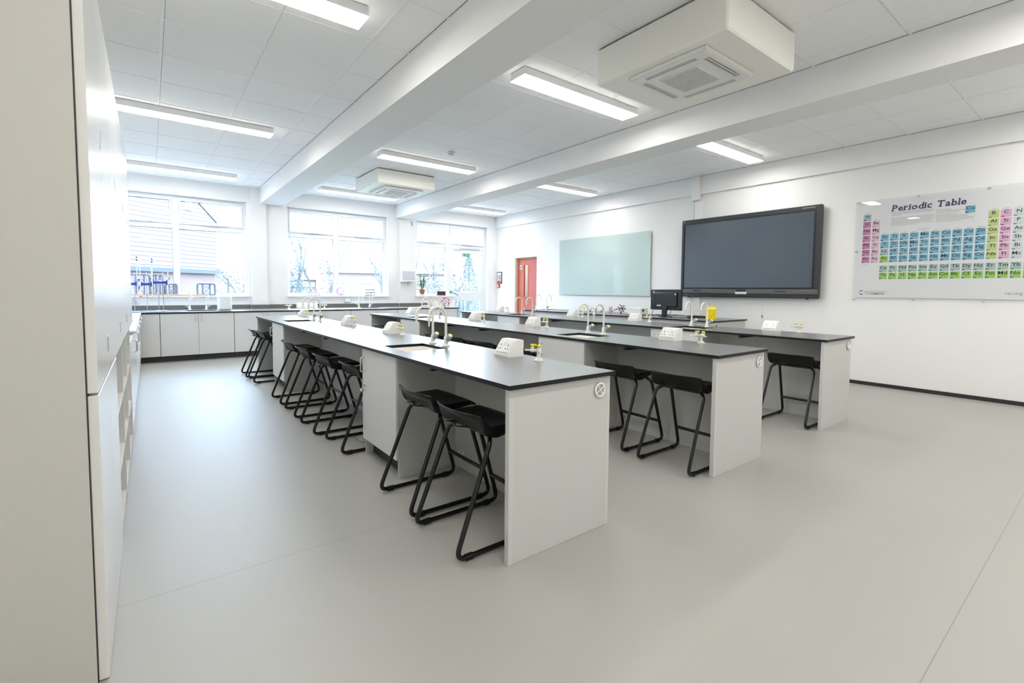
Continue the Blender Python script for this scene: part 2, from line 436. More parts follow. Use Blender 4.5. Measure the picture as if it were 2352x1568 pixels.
# glazed exit door
dm = MB(); y0, y1 = YW+.135, YW+.185; a, b = 5.925, 6.94
dm.bbox(a, a+.10, y0, y1, .02, 2.21, .005).bbox(b-.10, b, y0, y1, .02, 2.21, .005).bbox(a+.1, b-.1, y0, y1, 2.12, 2.21, .005).bbox(a+.1, b-.1, y0, y1, .90, 1.12, .005).bbox(a+.1, b-.1, y0, y1, .02, .22, .005)
d1 = dm.build('door_1', FRAME); d1['kind'] = 'structure'
MB().box(a+.1, b-.1, y0+.02, y0+.026, 1.12, 2.12).box(a+.1, b-.1, y0+.02, y0+.026, .22, .90).build('door_pane', GLASS, d1)
MB().tube([(a+.04, y0-.02, 1.12), (a+.055, y0-.06, 1.12), (a+.22, y0-.065, 1.03)], [.012, .011, .010], 8).lathe([(.028, 0), (.028, .02)], (a+.04, y0-.02, 1.12), 12, 'y').build('door_handle', GRN, d1)
MB().bbox(a+.30, b-.14, y0-.05, y0-.002, 2.215, 2.255, .006).tube([(a+.35, y0-.04, 2.2), (a+.12, y0-.05, 2.21)], .012, 8).build('door_closer', LGREY, d1)
MB().bbox(a+.36, a+.53, y0-.004, y0+.001, 1.71, 1.735, .001).bbox(a+.36, a+.53, y0-.004, y0+.001, 1.43, 1.455, .001).build('glass_manifestation', WPLAS, d1)
# exit sign: running figure, down arrow, doorway
ex = thing('exit_sign', 'small green emergency exit sign at the top of the glazed door', 'sign', (6.29, y0-.012, 2.02))
B(0, .22, 0, .006, 0, .085).build('sign_plate', SIGNG, ex)
e = MB()
def q3(e, x0, x1, z0, z1): e.box(x0, x1, -.0015, .001, z0, z1)
q3(e, .102, .112, .035, .072); e.prism([(.090, .042), (.124, .042), (.107, .016)], -.0015, .001, 'y')
e.build('arrow_symbol', WPLAS, ex); e = MB()
e.prism([(.022+.006*cos(t*PI/4), .066+.006*sin(t*PI/4)) for t in range(8)], -.0015, .001, 'y')
e.prism([(.014, .056), (.030, .060), (.033, .040), (.024, .036)], -.0015, .001, 'y').prism([(.024, .038), (.032, .040), (.044, .020), (.038, .016)], -.0015, .001, 'y').prism([(.024, .038), (.029, .034), (.018, .014), (.010, .014), (.018, .028)], -.0015, .001, 'y').prism([(.030, .058), (.046, .050), (.044, .045), (.031, .051)], -.0015, .001, 'y')
e.build('figure_symbol', WPLAS, ex); e = MB(); q3(e, .165, .200, .016, .021); q3(e, .165, .170, .021, .072); q3(e, .195, .200, .021, .072); q3(e, .165, .200, .067, .072); q3(e, .178, .188, .03, .05)
e.build('doorway_symbol', WPLAS, ex)

# ------------------------------------------------------------------ ceiling lights
def light(xa, xb, y, label, grp='long rectangular ceiling lights'):
    t = thing('ceiling_light', label, 'ceiling light', (xa, y, ZC), 0, grp)
    L = xb-xa; h = .060
    m = MB().box(0, L, -.1, -.094, -h-.008, -.005).box(0, L, .094, .1, -h-.008, -.005).box(0, .006, -.094, .094, -h-.008, -.005).box(L-.006, L, -.094, .094, -h-.008, -.005).box(.006, L-.006, -.094, .094, -.012, -.005)
    m.build('light_housing', FRAME, t)
    B(-.001, L+.001, -.101, .101, -h-.0125, -h-.0085).build('light_diffuser', LEDM, t)
    return t
rows = [3.37, 6.50, 9.48]
nm = ['nearest the camera', 'middle one', 'next to the windows']
place = {0: ('left ceiling bay', (-.28, 1.22)), 1: ('ceiling bay between the beams', (2.57, 4.07)), 2: ('right ceiling bay', (5.32, 6.82))}
for k, (pn, (xa, xb)) in place.items():
    for i, y in enumerate(rows): light(xa, xb, y, 'lit white ceiling light in the %s, %s' % (pn, nm[i]))
    light(xa, xb, .25, 'lit white ceiling light in the %s, above the camera position' % pn)
    light(xa, xb, -2.0, 'lit white ceiling light in the %s, behind the camera' % pn)

# ------------------------------------------------------------------ air conditioning cassettes
def ac(x0, x1, y0, y1, z0, cx0, cx1, cy0, cy1, label, lbl2=None):
    t = thing('air_conditioner', label, 'air conditioner', ((x0+x1)/2, (y0+y1)/2, ZC), 0, 'boxed ceiling air conditioners')
    hx, hy = (x1-x0)/2, (y1-y0)/2; d = z0-ZC
    BB(-hx, hx, -hy, hy, d, -.012, .012).build('casing', mat('ac_casing_%d' % int(x0*100), (.90, .89, .83), .4), t)
    B(-hx+.015, hx-.015, -hy+.015, hy-.015, -.012, -.0055).build('shadow_gap', GAPM, t)
    mx, my = (cx0+cx1)/2-(x0+x1)/2, (cy0+cy1)/2-(y0+y1)/2; s = (cx1-cx0)/2; sy = (cy1-cy0)/2
    # cassette fascia
    p = plate(mx-s, mx+s, my-sy, my+sy, d-.035, d-.001, [(mx-s*.68, mx+s*.68, my+sy*.76, my+sy*.90), (mx-s*.68, mx+s*.68, my-sy*.90, my-sy*.76), (mx-s*.90, mx-s*.76, my-sy*.68, my+sy*.68), (mx+s*.76, mx+s*.90, my-sy*.68, my+sy*.68)], 0)
    p.bbox(mx-s-.012, mx+s+.012, my-sy-.012, my-sy, d-.028, d-.001, .005).bbox(mx-s-.012, mx+s+.012, my+sy, my+sy+.012, d-.028, d-.001, .005).bbox(mx-s-.012, mx-s, my-sy, my+sy, d-.028, d-.001, .005).bbox(mx+s, mx+s+.012, my-sy, my+sy, d-.028, d-.001, .005)
    p.build('fascia', WPLAS, t)
    B(mx-s*.93, mx+s*.93, my-sy*.93, my+sy*.93, d-.006, d-.0005).build('vent_slot', DARK, t)
    v = MB()
    for sg in (-1, 1):
        v.box(mx-s*.66, mx+s*.66, my+sg*sy*.83-.005, my+sg*sy*.83+.005, d-.030, d-.024)
        v.box(mx+sg*s*.83-.005, mx+sg*s*.83+.005, my-sy*.66, my+sy*.66, d-.030, d-.024)
    v.build('louvre', WPLAS, t)
    gr = MB(); k = 22
    gr.box(mx-s*.5, mx+s*.5, my-sy*.5, my-sy*.48, d-.040, d-.035).box(mx-s*.5, mx+s*.5, my+sy*.48, my+sy*.5, d-.040, d-.035)
    for i in range(k+1):
        x = mx-s*.5+s*i/k; gr.box(x-.0030, x+.0030, my-sy*.48, my+sy*.48, d-.040, d-.036)
    gr.build('intake_grille', WPLAS, t)
    B(mx-s*.49, mx+s*.49, my-sy*.49, my+sy*.49, d-.0365, d-.0352).build('filter', GREYP, t)
    return t
ac(2.84, 3.78, 1.61, 2.70, 2.80, 2.93, 3.55, 1.81, 2.43, 'large cream boxed air conditioner near the camera in the middle ceiling bay')
ac(2.865, 3.875, 7.36, 8.36, 2.85, 3.05, 3.70, 7.50, 8.18, 'smaller-looking boxed air conditioner near the windows in the middle ceiling bay')
sd = thing('smoke_detector', 'round white smoke detector on the ceiling of the middle bay', 'smoke detector', (3.36, 5.93, ZC-.005))
MB().lathe([(.052, 0), (.052, -.014), (.046, -.020)], n=20).build('base', WPLAS, sd)
MB().lathe([(.036, -.020), (.036, -.034), (.020, -.052), (.006, -.056)], n=20).build('sensor_head', WPLAS, sd)
MB().lathe([(.0365, -.024), (.0365, -.030)], n=20).build('vent_band', GREYP, sd)

# ------------------------------------------------------------------ benches
ZT, ZP = .784, .764
def vent(x, y, z, axis, parent, n=0):
    # round white ventilation grille; axis is the normal
    m = MB(); r = .037
    prof = [(r*.80, -.002), (r*.80, -.010), (r, -.008), (r, -.001)]
    def put(mb, prof): mb.lathe(prof, (x, y, z), 24, axis)
    ring = []
    for i in range(24):
        a = 2*PI*i/24; ring.append((a))
    def pt(u, v, h): return {'y': (x+u, y+h, z+v), 'x': (x+h, y+u, z+v)}[axis]
    pts = [pt(r*.88*cos(a), r*.88*sin(a), -.006) for a in ring]
    m.tube(pts, r*.12, 6, closed=True)
    for a in (.55, .55+PI/2):
        m.tube([pt(-r*.85*cos(a), -r*.85*sin(a), -.007), pt(r*.85*cos(a), r*.85*sin(a), -.007)], .003, 5)
    for q in range(4):
        a0 = .55+q*PI/2
        for rr in (.35, .52, .68):
            m.tube([pt(r*rr*cos(a0+t), r*rr*sin(a0+t), -.005) for t in (.15, .55, 1.0, 1.42)], .0016, 4)
    o = m.build('vent_grille', WPLAS, parent)
    MB().lathe([(r*.86, -.003), (r*.86, -.0008)], (x, y, z), 24, axis).build('vent_opening', GREYP, o)
    return o
def cupboard(name, x, ya, yb, label, key=False):
    # under-bench cupboard facing -x, origin at floor, front-near corner
    t = thing(name, label, 'cupboard', (x, ya, 0), 0, 'under-bench cupboards'); W = yb-ya; D = .42
    m = MB().box(.018, D, 0, .018, 0, ZP-.002).box(.018, D, W-.018, W, 0, ZP-.002).box(.018, D, .018, W-.018, .12, .138).box(D-.018, D, .018, W-.018, .138, ZP-.002)
    m.build('carcass', PANEL, t)
    B(.07, .085, .018, W-.018, 0, .12).build('plinth', PLINTH, t)
    d = BB(0, .017, .002, W-.002, .115, ZP-.004, .0015).build('door', DOORM, t)
    yy = W-.055
    MB().tube(fillet([(0, yy, .70), (-.032, yy, .70), (-.032, yy, .60), (0, yy, .60)], .014, 4), .005, 8).build('handle', METAL, d)
    MB().lathe([(.011, .001), (.011, -.006), (.007, -.008)], (0, yy-.002, .505), 14, 'x').build('lock', METAL, d)
    if key: MB().box(-.024, -.008, yy-.003, yy+.001, .497, .513).lathe([(.014, -.0015), (.014, .0015)], (-.024, yy, .47), 12, 'y').tube([(-.02, yy, .50), (-.026, yy, .48)], .0018, 5).build('key', METAL, d)
    return t
def sink(x0, x1, y0, y1, z, label):
    t = thing('sink', label, 'sink', ((x0+x1)/2, (y0+y1)/2, z), 0, 'white ceramic sinks'); a, b = (x1-x0)/2-.004, (y1-y0)/2-.004; d = .165; r = .014
    m = MB()
    def ring(ax_, ay_, h, cr):
        o = []
        for cx, cy, a0 in ((ax_-cr, ay_-cr, 0), (-ax_+cr, ay_-cr, PI/2), (-ax_+cr, -ay_+cr, PI), (ax_-cr, -ay_+cr, 1.5*PI)):
            for k in range(5): o.append((cx+cr*cos(a0+k*PI/8), cy+cr*sin(a0+k*PI/8), h))
        return o
    R = [ring(a, b, -.020, .02), ring(a-.006, b-.006, -.026, .02), ring(a-.016, b-.016, -d+.03, .03), ring(a-.05, b-.05, -d, .03), ring(.03, .03, -d-.004, .02), ring(a*1.0-.046, b-.046, -d-.012, .03), ring(a, b, -d+.03, .02)]
    order = [0, 1, 2, 3, 4]
    n = 20; vs = []; F = []
    for i in order: vs += R[i]
    for i in range(len(order)-1):
        for k in range(n): l = (k+1) % n; F.append((i*n+k, i*n+l, (i+1)*n+l, (i+1)*n+k))
    F.append(tuple(range(4*n, 5*n)))
    m.add(vs, F, True)
    o = len(m.v); vs2 = R[0]+R[6]+R[5]; F2 = []
    for i in range(2):
        for k in range(n): l = (k+1) % n; F2.append((i*n+l, i*n+k, (i+1)*n+k, (i+1)*n+l))
    F2.append(tuple(range(2*n, 3*n))[::-1])
    m.add(vs2, F2, True)
    m.build('basin', CERAM, t)
    MB().lathe([(.022, 0), (.022, .003), (.012, .0025)], (0, 0, -d-.004), 16).build('waste', CHROME, t)
    return t
def tap(loc, label, spout=(-1, 0), hnd=(0, -1), proto=[None], hh=.275):
    sx, sy = spout; hx, hy = hnd
    t = thing('gooseneck_tap', label, 'tap', loc, 0, 'white swan-neck lab taps')
    R = .065; zs = hh-R
    MB().lathe([(.030, 0), (.030, .005), (.020, .010), (.0145, .020), (.0145, .062), (.011, .066)], n=18).build('tap_base', TAPW, t)
    pts = [(0, 0, .06), (0, 0, zs)]
    for i in range(1, 13):
        a = PI*i/12; u = R*(1-cos(a)); pts.append((sx*u, sy*u, zs+R*sin(a)))
    pts.append((sx*2*R, sy*2*R, zs-.018))
    MB().tube(pts, .0088, 12).build('spout', TAPW, t)
    nx, ny = sx*2*R, sy*2*R
    MB().lathe([(.0095, zs-.012), (.014, zs-.014), (.014, zs-.019), (.0095, zs-.024), (.008, zs-.032), (.0065, zs-.036), (.0075, zs-.044), (.0055, zs-.048), (.0062, zs-.056), (.0045, zs-.068)], (nx, ny, 0), 12).build('nozzle', TAPW, t)
    v = Vector((hx, hy, .95)).normalized(); p0 = Vector((0, 0, .022))
    MB().tube([p0, p0+v*.035], .0125, 12).build('valve_body', TAPW, t)
    h = MB().tube([p0+v*.034, p0+v*.038, p0+v*.082, p0+v*.085], [.0135, .0175, .0175, .016], 14).build('tap_handle', HANDG, t)
    MB().tube([p0+v*.0845, p0+v*.088], [.0145, .0125], 14).build('handle_cap', CAPY, h)
    return t
def gastap(loc, label, flip=False):
    t = thing('gas_tap', label, 'gas tap', loc, 0, 'white gas taps with yellow levers')
    MB().lathe([(.030, 0), (.030, .004), (.018, .012), (.011, .020), (.011, .048), (.013, .055), (.013, .066), (.008, .072)], n=16).build('tap_base', TAPW, t)
    for d in ((-.55, .83), (-.55, -.83)):
        u = Vector((d[0], d[1], 0)); c = Vector((0, 0, .058))
        MB().tube([c, c+u*.030, c+u*.031, c+u*.045, c+u*.046, c+u*.056, c+u*.076, c+u*.082], [.0085, .0085, .0115, .0115, .007, .0055, .0045, .0055], 12).lathe([(.009, .058), (.009, .080)], (u.x*.037, u.y*.037, 0), 12).build('outlet', TAPW, t)
        a = c+u*.037+Vector((0, 0, .022))
        p = Vector((-u.y, u.x, 0))
        MB().lathe([(.011, a.z), (.011, a.z+.013)], (a.x, a.y, 0), 12).tube([a+Vector((0, 0, .007)), a+Vector((0, 0, .009))-u*.024], [.0075, .006], 8).build('lever', YEL, t)
    return t
def socketbox(loc, label, w=.15):
    t = thing('socket_box', label, 'socket', loc, 0, 'sloping white double sockets')
    h = .100; prof = [(-.060, 0), (-.060, .014), (-.004, h-.004), (.001, h), (.045, h), (.050, h-.005), (.050, 0)]
    MB().prism(prof, -w/2, w/2, 'y').build('socket_housing', WPLAS, t)
    # plate on the slope
    p0 = Vector((-.060, 0, .014)); p1 = Vector((-.004, 0, h-.004)); u = (p1-p0).normalized(); nrm = Vector((-u.z, 0, u.x))
    if nrm.x > 0: nrm = -nrm
    L = (p1-p0).length
    def slab(mb, a0, a1, b0, b1, d0, d1):
        vs = []
        for dd in (d0, d1):
            for a_, b_ in ((a0, b0), (a1, b0), (a1, b1), (a0, b1)):
                v = p0+u*(b_*L)+nrm*dd; vs.append((v.x, a_, v.z))
        mb.add(vs, [(0, 1, 2, 3), (7, 6, 5, 4), (0, 4, 5, 1), (1, 5, 6, 2), (2, 6, 7, 3), (3, 7, 4, 0)])
    m = MB(); slab(m, -.066, .066, .10, .92, 0, .007); slab(m, -.060, .060, .14, .88, .007, .009); pl = m.build('socket_plate', WPLA2, t)
    m = MB()
    for c in (-.036, .036):
        slab(m, c-.0025, c+.0025, .50, .66, .0091, .0096)
        for s_ in (-.011, .011): slab(m, c+s_-.004, c+s_+.004, .30, .37, .0091, .0096)
    m.build('socket_holes', DARK, pl)
    m = MB(); slab(m, -.018, -.003, .60, .80, .009, .012); slab(m, .003, .018, .60, .80, .009, .012); m.build('switch', WPLAS, pl)
    return t

BEN = [('left', 1.180, 1.587, 7.50, (2.760, 3.346), (5.885, 6.49)),
       ('middle', 2.800, 1.587, 7.50, (2.745, 3.33), (5.77, 6.37)),
       ('right', 4.515, 1.590, 7.57, (2.77, 3.375), (5.83, 6.42))]
SINKX = (.10, .40); SW = [(2.82, 3.20), (6.06, 6.40)]
for bn, x0, ya, yb, c1, c2 in BEN:
    dz = 0 if bn != 'right' else .006
    t = thing('laboratory_bench', 'long %s lab bench with dark grey worktop and pale grey end panel' % {'left': 'left-hand', 'middle': 'centre', 'right': 'right-hand'}[bn], 'bench', (x0+.31, ya, 0), 0, 'three long student benches')
    def loc(x, y): return (x-.31, y-ya)
    D = .625; yo = -ya
    hx = (-.31+SINKX[0], -.31+SINKX[1])
    plate(-.31-.016, -.31+D+.014, -.022, yb-ya+.004, ZP, ZT, [(hx[0], hx[1], s0+yo, s1+yo) for s0, s1 in SW]).build('worktop', [TOP, TOPE], t)
    ep = BB(-.31, -.31+D, 0, .025, 0, ZP-.001, .0015).build('end_panel', PANEL, t)
    B(-.311, -.311+.024, -.0006, .0256, .0006, ZP-.002).build('edge_strip', EDGE, ep); B(-.31+D-.023, -.31+D+.001, -.0006, .0256, .0006, ZP-.002).build('edge_strip', EDGE, ep)
    vent(-.31+.548, -.001, .697, 'y', ep)
    BB(-.31, -.31+D, yb-ya-.025, yb-ya, 0, ZP-.001, .0015).build('end_panel', PANEL, t)
    mp = B(-.31+.421, -.31+.439, .026, 3.0, .0, ZP-.001).build('modesty_panel', PANEL, t)
    B(-.31+.421, -.31+.439, 3.003, yb-ya-.026, 0, ZP-.001).build('modesty_panel', PANEL, t)
    B(-.31+.60, -.31+.615, .026, yb-ya-.026, .0, ZP-.001).build('rear_panel', PANEL, t)
    vent(-.31+.4205, 2.667-ya, .092, 'x', mp)
    for yy in (1.587+.75, 4.35, 5.1): B(-.31+.02, -.31+.42, yy-ya-.012, yy-ya+.012, ZP-.028, ZP-.001).build('support_rail', PLINTH, t)
    bd = {'left': 'left-hand', 'middle': 'centre', 'right': 'right-hand'}[bn]
    cupboard('under_bench_cupboard', x0+.002, c1[0], c1[1], 'pale grey cupboard under the %s bench near its near sink' % bd, key=True)
    cupboard('under_bench_cupboard', x0+.002, c2[0], c2[1], 'pale grey cupboard under the %s bench near its far sink' % bd)
    for (s0, s1), wd in zip(SW, ('near', 'far')):
        sink(x0+SINKX[0], x0+SINKX[1], s0, s1, ZT, 'white ceramic sink sunk in the %s bench, %s one' % (bd, wd))
    for (ty, wd) in ((2.945, 'nearer tap at the near sink'), (3.14, 'farther tap at the near sink'), (6.06, 'nearer tap at the far sink'), (6.34, 'farther tap at the far sink')):
        tap((x0+.452, ty, ZT), 'white swan-neck tap on the %s bench, %s' % (bd, wd))
    gx = {'left': 1.715, 'middle': 3.36, 'right': 5.13}[bn]
    for sy, gy, wd in ((2.31, 2.04, 'nearest the camera'), (4.09, 3.86, 'second from the near end'), (5.29, 5.08, 'third from the near end'), (7.22, 6.97, 'at the window end')):
        socketbox((gx+.0, sy, ZT), 'sloping white double socket box on the %s bench, %s' % (bd, wd))
        gastap((gx+.005, gy, ZT), 'white gas tap with yellow levers on the %s bench, %s' % (bd, wd))

# teacher's bench along the display wall
TX0, TX1, TY0, TY1 = 6.05, 6.93, 3.50, 7.72
t = thing('demonstration_bench', 'plain grey demonstration bench under the display, dark grey top', 'bench', ((TX0+TX1)/2, TY0, 0))
def TL(x): return x-(TX0+TX1)/2
tsk = (6.45, 6.75, 7.40, 7.66)
plate(TL(TX0)-.02, TL(TX1)+.02, -.02, TY1-TY0, ZP, ZT, [(TL(tsk[0]), TL(tsk[1]), tsk[2]-TY0, tsk[3]-TY0)]).build('worktop', [TOP, TOPE], t)
ep = BB(TL(TX0), TL(TX1), 0, .022, 0, ZP-.001, .0015).build('end_panel', PANEL, t)
MB().lathe([(.022, -.003), (.022, -.0005)], (TL(6.14), 0, .70), 18, 'y').build('cable_port', DARK, ep)
BB(TL(TX0), TL(TX1), TY1-TY0-.022, TY1-TY0, 0, ZP-.001, .0015).build('end_panel', PANEL, t)
B(TL(TX0)+.01, TL(TX0)+.028, .023, TY1-TY0-.023, 0, ZP-.001).build('front_panel', PANEL, t)
sink(tsk[0], tsk[1], tsk[2], tsk[3], ZT, 'white sink at the far end of the demonstration bench')
tap((6.38, 7.66, ZT), 'white swan-neck tap on the demonstration bench, left one of its pair', (1, 0), (0, 1), hh=.30)
tap((6.38, 7.34, ZT), 'white swan-neck tap on the demonstration bench, right one of its pair', (1, 0), (0, -1), hh=.30)
gastap((6.72, 6.60, ZT), 'white gas tap with yellow levers on the demonstration bench')

# ------------------------------------------------------------------ stools
def make_stool():
    t = thing('lab_stool', '', 'stool', (0, 0, 0), 0, 'black lab stools on bent tube frames')
    # origin: floor, centre; +x faces the bench. rear contact x=-.20
    W = .20; R = .0115
    def leg(s_):
        pts = [(-.035, s_*.145, .515), (-.060, s_*.185, .490), (-.245, s_*W, R+.004), (.255, s_*W, R+.004), (.115, s_*.185, .490), (.095, s_*.145, .515)]
        return fillet(pts, .055, 6)
    for s_ in (-1, 1):
        fr = MB().tube(leg(s_), R, 10).build('leg_frame', BLACKT, t)
        MB().tube([(-.195, s_*W, R+.004), (-.160, s_*W, R+.004)], .0150, 12).build('foot_glide', BLACKP, fr); MB().tube([(.165, s_*W, R+.004), (.198, s_*W, R+.004)], .0150, 12).build('foot_glide', BLACKP, fr)
    MB().tube([(-.035, -.147, .515), (-.035, .147, .515)], R, 10).build('rear_crossbar', BLACKT, t)
    MB().tube([(.095, -.147, .515), (.095, .147, .515)], R, 10).build('front_crossbar', BLACKT, t)
    MB().tube([(.2105, -.193, .165), (.2105, .193, .165)], R, 10).build('footrest', BLACKT, t)
    MB().tube(fillet([(-.035, .0, .520), (-.115, .0, .535), (-.115, .12, .535), (-.035, .12, .520)], .015, 4), .0035, 6).build('wire_loop', BLACKT, t)
    # moulded seat shell
    nu, nv = 20, 22
    top, bot = [], []
    for j in range(nv+1):
        v = j/nv
        for i in range(nu+1):
            u = -1+2*i/nu
            au = abs(u)
            wid = .200*(1-.07*(1-v)*0-.10*max(0, v-.8)/.2*.4)
            x = -.118-.050*(1-au**2.4)*(1-v)**1.3+.295*v-(.012*au**4*(v > .85))
            y = u*wid
            k = max(0, 1-v/.24); lip = k*k*(3-2*k)
            zt_ = .568-.012*(1-u*u)*sin(PI*min(1, v*1.1))+lip*(.058-.008*au**6)-.022*max(0, (v-.80)/.20)**2
            cheek = au**5*math.exp(-((v-.30)/.26)**2)
            xb = x+.105*max(0, 1-v)**2.2*(1-.80*au**4)
            zb_ = .538-.014*(1-v)*(1-au**4)-.034*cheek
            zb_ = min(zb_, zt_-.020)
            if v > .86: zb_ += (zt_-.012-zb_)*((v-.86)/.14)**2*.6
            top.append((x, y, zt_)); bot.append((xb, y*.955, zb_))
    F = []; n1 = nu+1; N = len(top)
    for j in range(nv):
        for i in range(nu):
            a = j*n1+i; F.append((a, a+1, a+n1+1, a+n1)); F.append((N+a+n1, N+a+n1+1, N+a+1, N+a))
    per = [i for i in range(n1)]+[j*n1+nu for j in range(1, nv+1)]+[nv*n1+i for i in range(nu-1, -1, -1)]+[j*n1 for j in range(nv-1, 0, -1)]
    # a mid ring rounds the rim
    mids = []
    for p in per:
        a, b = Vector(top[p]), Vector(bot[p]); c = a*.55+b*.45
        o = Vector((a.x-.0, a.y, 0)); d = Vector((c.x+.01, c.y, 0)); d = d.normalized() if d.length else d
        mids.append(tuple(c+d*.006))
    m = MB(); vs = top+bot+mids; K = len(per)
    for q in range(K):
        r_ = (q+1) % K
        F.append((per[r_], per[q], 2*N+q, 2*N+r_)); F.append((2*N+r_, 2*N+q, N+per[q], N+per[r_]))
    m.add(vs, F, True)
    o = m.build('seat', BLACKP, t)
    md = o.modifiers.new('subdivision', 'SUBSURF'); md.levels = 1; md.render_levels = 1
    # rear lip edge highlight: thin rolled rim
    rim = [top[i] for i in range(n1)]
    MB().tube([(p[0]+.003, p[1], p[2]) for p in rim], .0055, 6).build('seat_rim', BLACKP, t)
    return t
stool0 = make_stool()
def stool_positions():
    L_ = []
    X = 1.25
    for y, dx, lab in ((1.93, 0, 'the nearest one, half hidden by the end panel'), (2.42, .012, 'second from the camera, beside the near cupboard'),
                       (3.58, .03, 'first of four in the middle gap, half hidden'), (4.17, -.01, 'second of four in the middle gap'), (4.79, -.01, 'third of four in the middle gap'), (5.40, -.01, 'farthest of four in the middle gap'),
                       (6.79, -.03, 'nearer of the two at the window end'), (7.24, -.05, 'farthest, by the window-end panel')): L_.append((X+dx, y, lab, 'left-hand'))
    X = 2.93
    for y, dx, lab in ((1.875, -.03, 'the nearest one, cut off by the end panel'), (2.44, .0, 'second from its near end'),
                       (3.62, -.01, 'first beyond the near cupboard'), (4.27, -.0, 'second beyond the near cupboard'), (4.88, 0, 'third beyond the near cupboard'), (5.45, 0, 'fourth beyond the near cupboard'),
                       (6.65, 0, 'nearer of the two at the window end'), (7.22, 0, 'farthest, by the window-end panel')): L_.append((X+dx, y, lab, 'centre'))
    L_.append((4.655, 1.875, 'the only one in view there', 'right-hand'))
    return L_
for i, (x, y, lab, b) in enumerate(stool_positions()):
    text = 'black plastic stool at the %s bench, %s' % (b, lab)
    if i == 0: stool0.location = (x, y, 0); stool0['label'] = text
    else: dup(stool0, (x, y, 0), text, rz=random.uniform(-.015, .015))

# floor access hatch
ht = thing('floor_hatch', 'pale rectangular access hatch in the floor under the left bench stools', 'floor hatch', (1.42, 3.80, 0))
MB().box(-.16, .16, -.2, .2, .0002, .0022).build('hatch_plate', mat('hatch_vinyl', (.45, .435, .40), .45), ht)
MB().box(-.163, .163, -.203, -.199, .0002, .003).box(-.163, .163, .199, .203, .0002, .003).box(-.163, -.159, -.199, .199, .0002, .003).box(.159, .163, -.199, .199, .0002, .003).build('hatch_frame', GREYP, ht)
# ------------------------------------------------------------------ window-side worktop and cabinets
FY = 9.277
t = thing('wall_worktop', 'long dark grey worktop running under the windows with grey upstand', 'worktop', (2.5, FY, 0))
fs = [(.50, .92, 9.62, 9.98), (3.42, 3.86, 9.62, 9.98)]
plate(XL-2.5+.002, 5.48-2.5, 0, YW-.056-FY, ZT-.02, ZT, [(a-2.5, b-2.5, c-FY, d-FY) for a, b, c, d in fs]).build('worktop', [TOP, TOPE], t)
MB().box(XL-2.5+.002, 1.53-2.5, YW-.014-FY, YW-.0015-FY, ZT-.019, ZT+.075).box(1.53-2.5, 1.85-2.5, YW-.082-FY, YW-.067-FY, ZT+.0005, ZT+.07).box(1.85-2.5, 4.53-2.5, YW-.014-FY, YW-.0015-FY, ZT-.019, ZT+.075).box(4.53-2.5, 4.84-2.5, YW-.066-FY, YW-.052-FY, ZT+.0005, ZT+.075).box(4.84-2.5, 5.25-2.5, YW-.014-FY, YW-.0015-FY, ZT-.019, ZT+.075).build('upstand', mat('upstand_grey', (.15, .15, .15), .45), t)
MB().box(XL-2.5+.002, 1.53-2.5, YW-.056-FY, YW-.0145-FY, ZT-.02, ZT-.0005).box(1.85-2.5, 4.53-2.5, YW-.056-FY, YW-.0145-FY, ZT-.02, ZT-.0005).box(4.84-2.5, 5.48-2.5, YW-.056-FY, YW-.0145-FY, ZT-.02, ZT-.0005).build('back_strip', TOP, t)
edges = [-.38, .119, .618, 1.118, 1.606, 2.105, 2.58, 3.08, 3.556, 4.03, 4.51, 4.98, 5.44]
pairs = [(0, 1), (1, 3), (3, 5), (5, 7), (7, 9), (9, 11), (11, 12)]
pn = ['in the corner by the tall cupboards', 'under the left window', 'left of the middle, by the column', 'below the middle window', 'right of the middle window sink', 'behind the centre bench', 'at the end by the exit door']
for (a, b), lab in zip(pairs, pn):
    xa, xb = edges[a]+.002, edges[b]-.002
    t = thing('base_cabinet', 'pale grey base cabinet under the window worktop, %s' % lab, 'cabinet', ((xa+xb)/2, FY+.02, 0), 0, 'window-side base cabinets'); h = (xb-xa)/2
    MB().box(-h, h, .02, .55, .09, ZT-.022).build('carcass', PANEL, t)
    B(-h, h, .05, .065, 0, .09).build('plinth', PLINTH, t)
    n = b-a
    for k in range(n):
        da, db = -h+k*2*h/n+.002, -h+(k+1)*2*h/n-.002
        d = BB(da, db, 0, .018, .092, ZT-.026, .0015).build('door', DOORM, t)
        hxp = (db-.04) if (n == 2 and k == 0) else (da+.04)
        if a != 0: MB().tube(fillet([(hxp, 0, .735), (hxp, -.03, .735), (hxp, -.03, .64), (hxp, 0, .64)], .012, 4), .005, 8).build('handle', METAL, d)
BB(5.444, 5.462, FY+.012, YW-.06, 0, ZT-.021, .001).build('cabinet_side_panel', PANEL); tag(bpy.data.objects['cabinet_side_panel'], 'pale grey side panel closing the window worktop run near the exit door', 'panel')
for (a, b, c, d), lab in zip(fs, ('left window', 'middle window')):
    sink(a, b, c, d, ZT, 'white sink in the worktop under the %s' % lab)
tap((.555, 10.20, ZT), 'white swan-neck tap under the left window, left one', (.2, -.98), (-1, 0), hh=.29)
tap((.80, 10.20, ZT), 'white swan-neck tap under the left window, right one', (.2, -.98), (1, 0), hh=.29)
tap((3.545, 10.20, ZT), 'white swan-neck tap under the middle window, left one', (.2, -.98), (-1, 0), hh=.29)
tap((3.775, 10.20, ZT), 'white swan-neck tap under the middle window, right one', (.2, -.98), (1, 0), hh=.29)
gt = gastap((2.13, 10.05, ZT), 'white gas tap on the window worktop, left of the socket strip'); gt.rotation_euler.z = -PI/2
gt = gastap((2.79, 10.05, ZT), 'white gas tap on the window worktop, right of the socket strip'); gt.rotation_euler.z = -PI/2
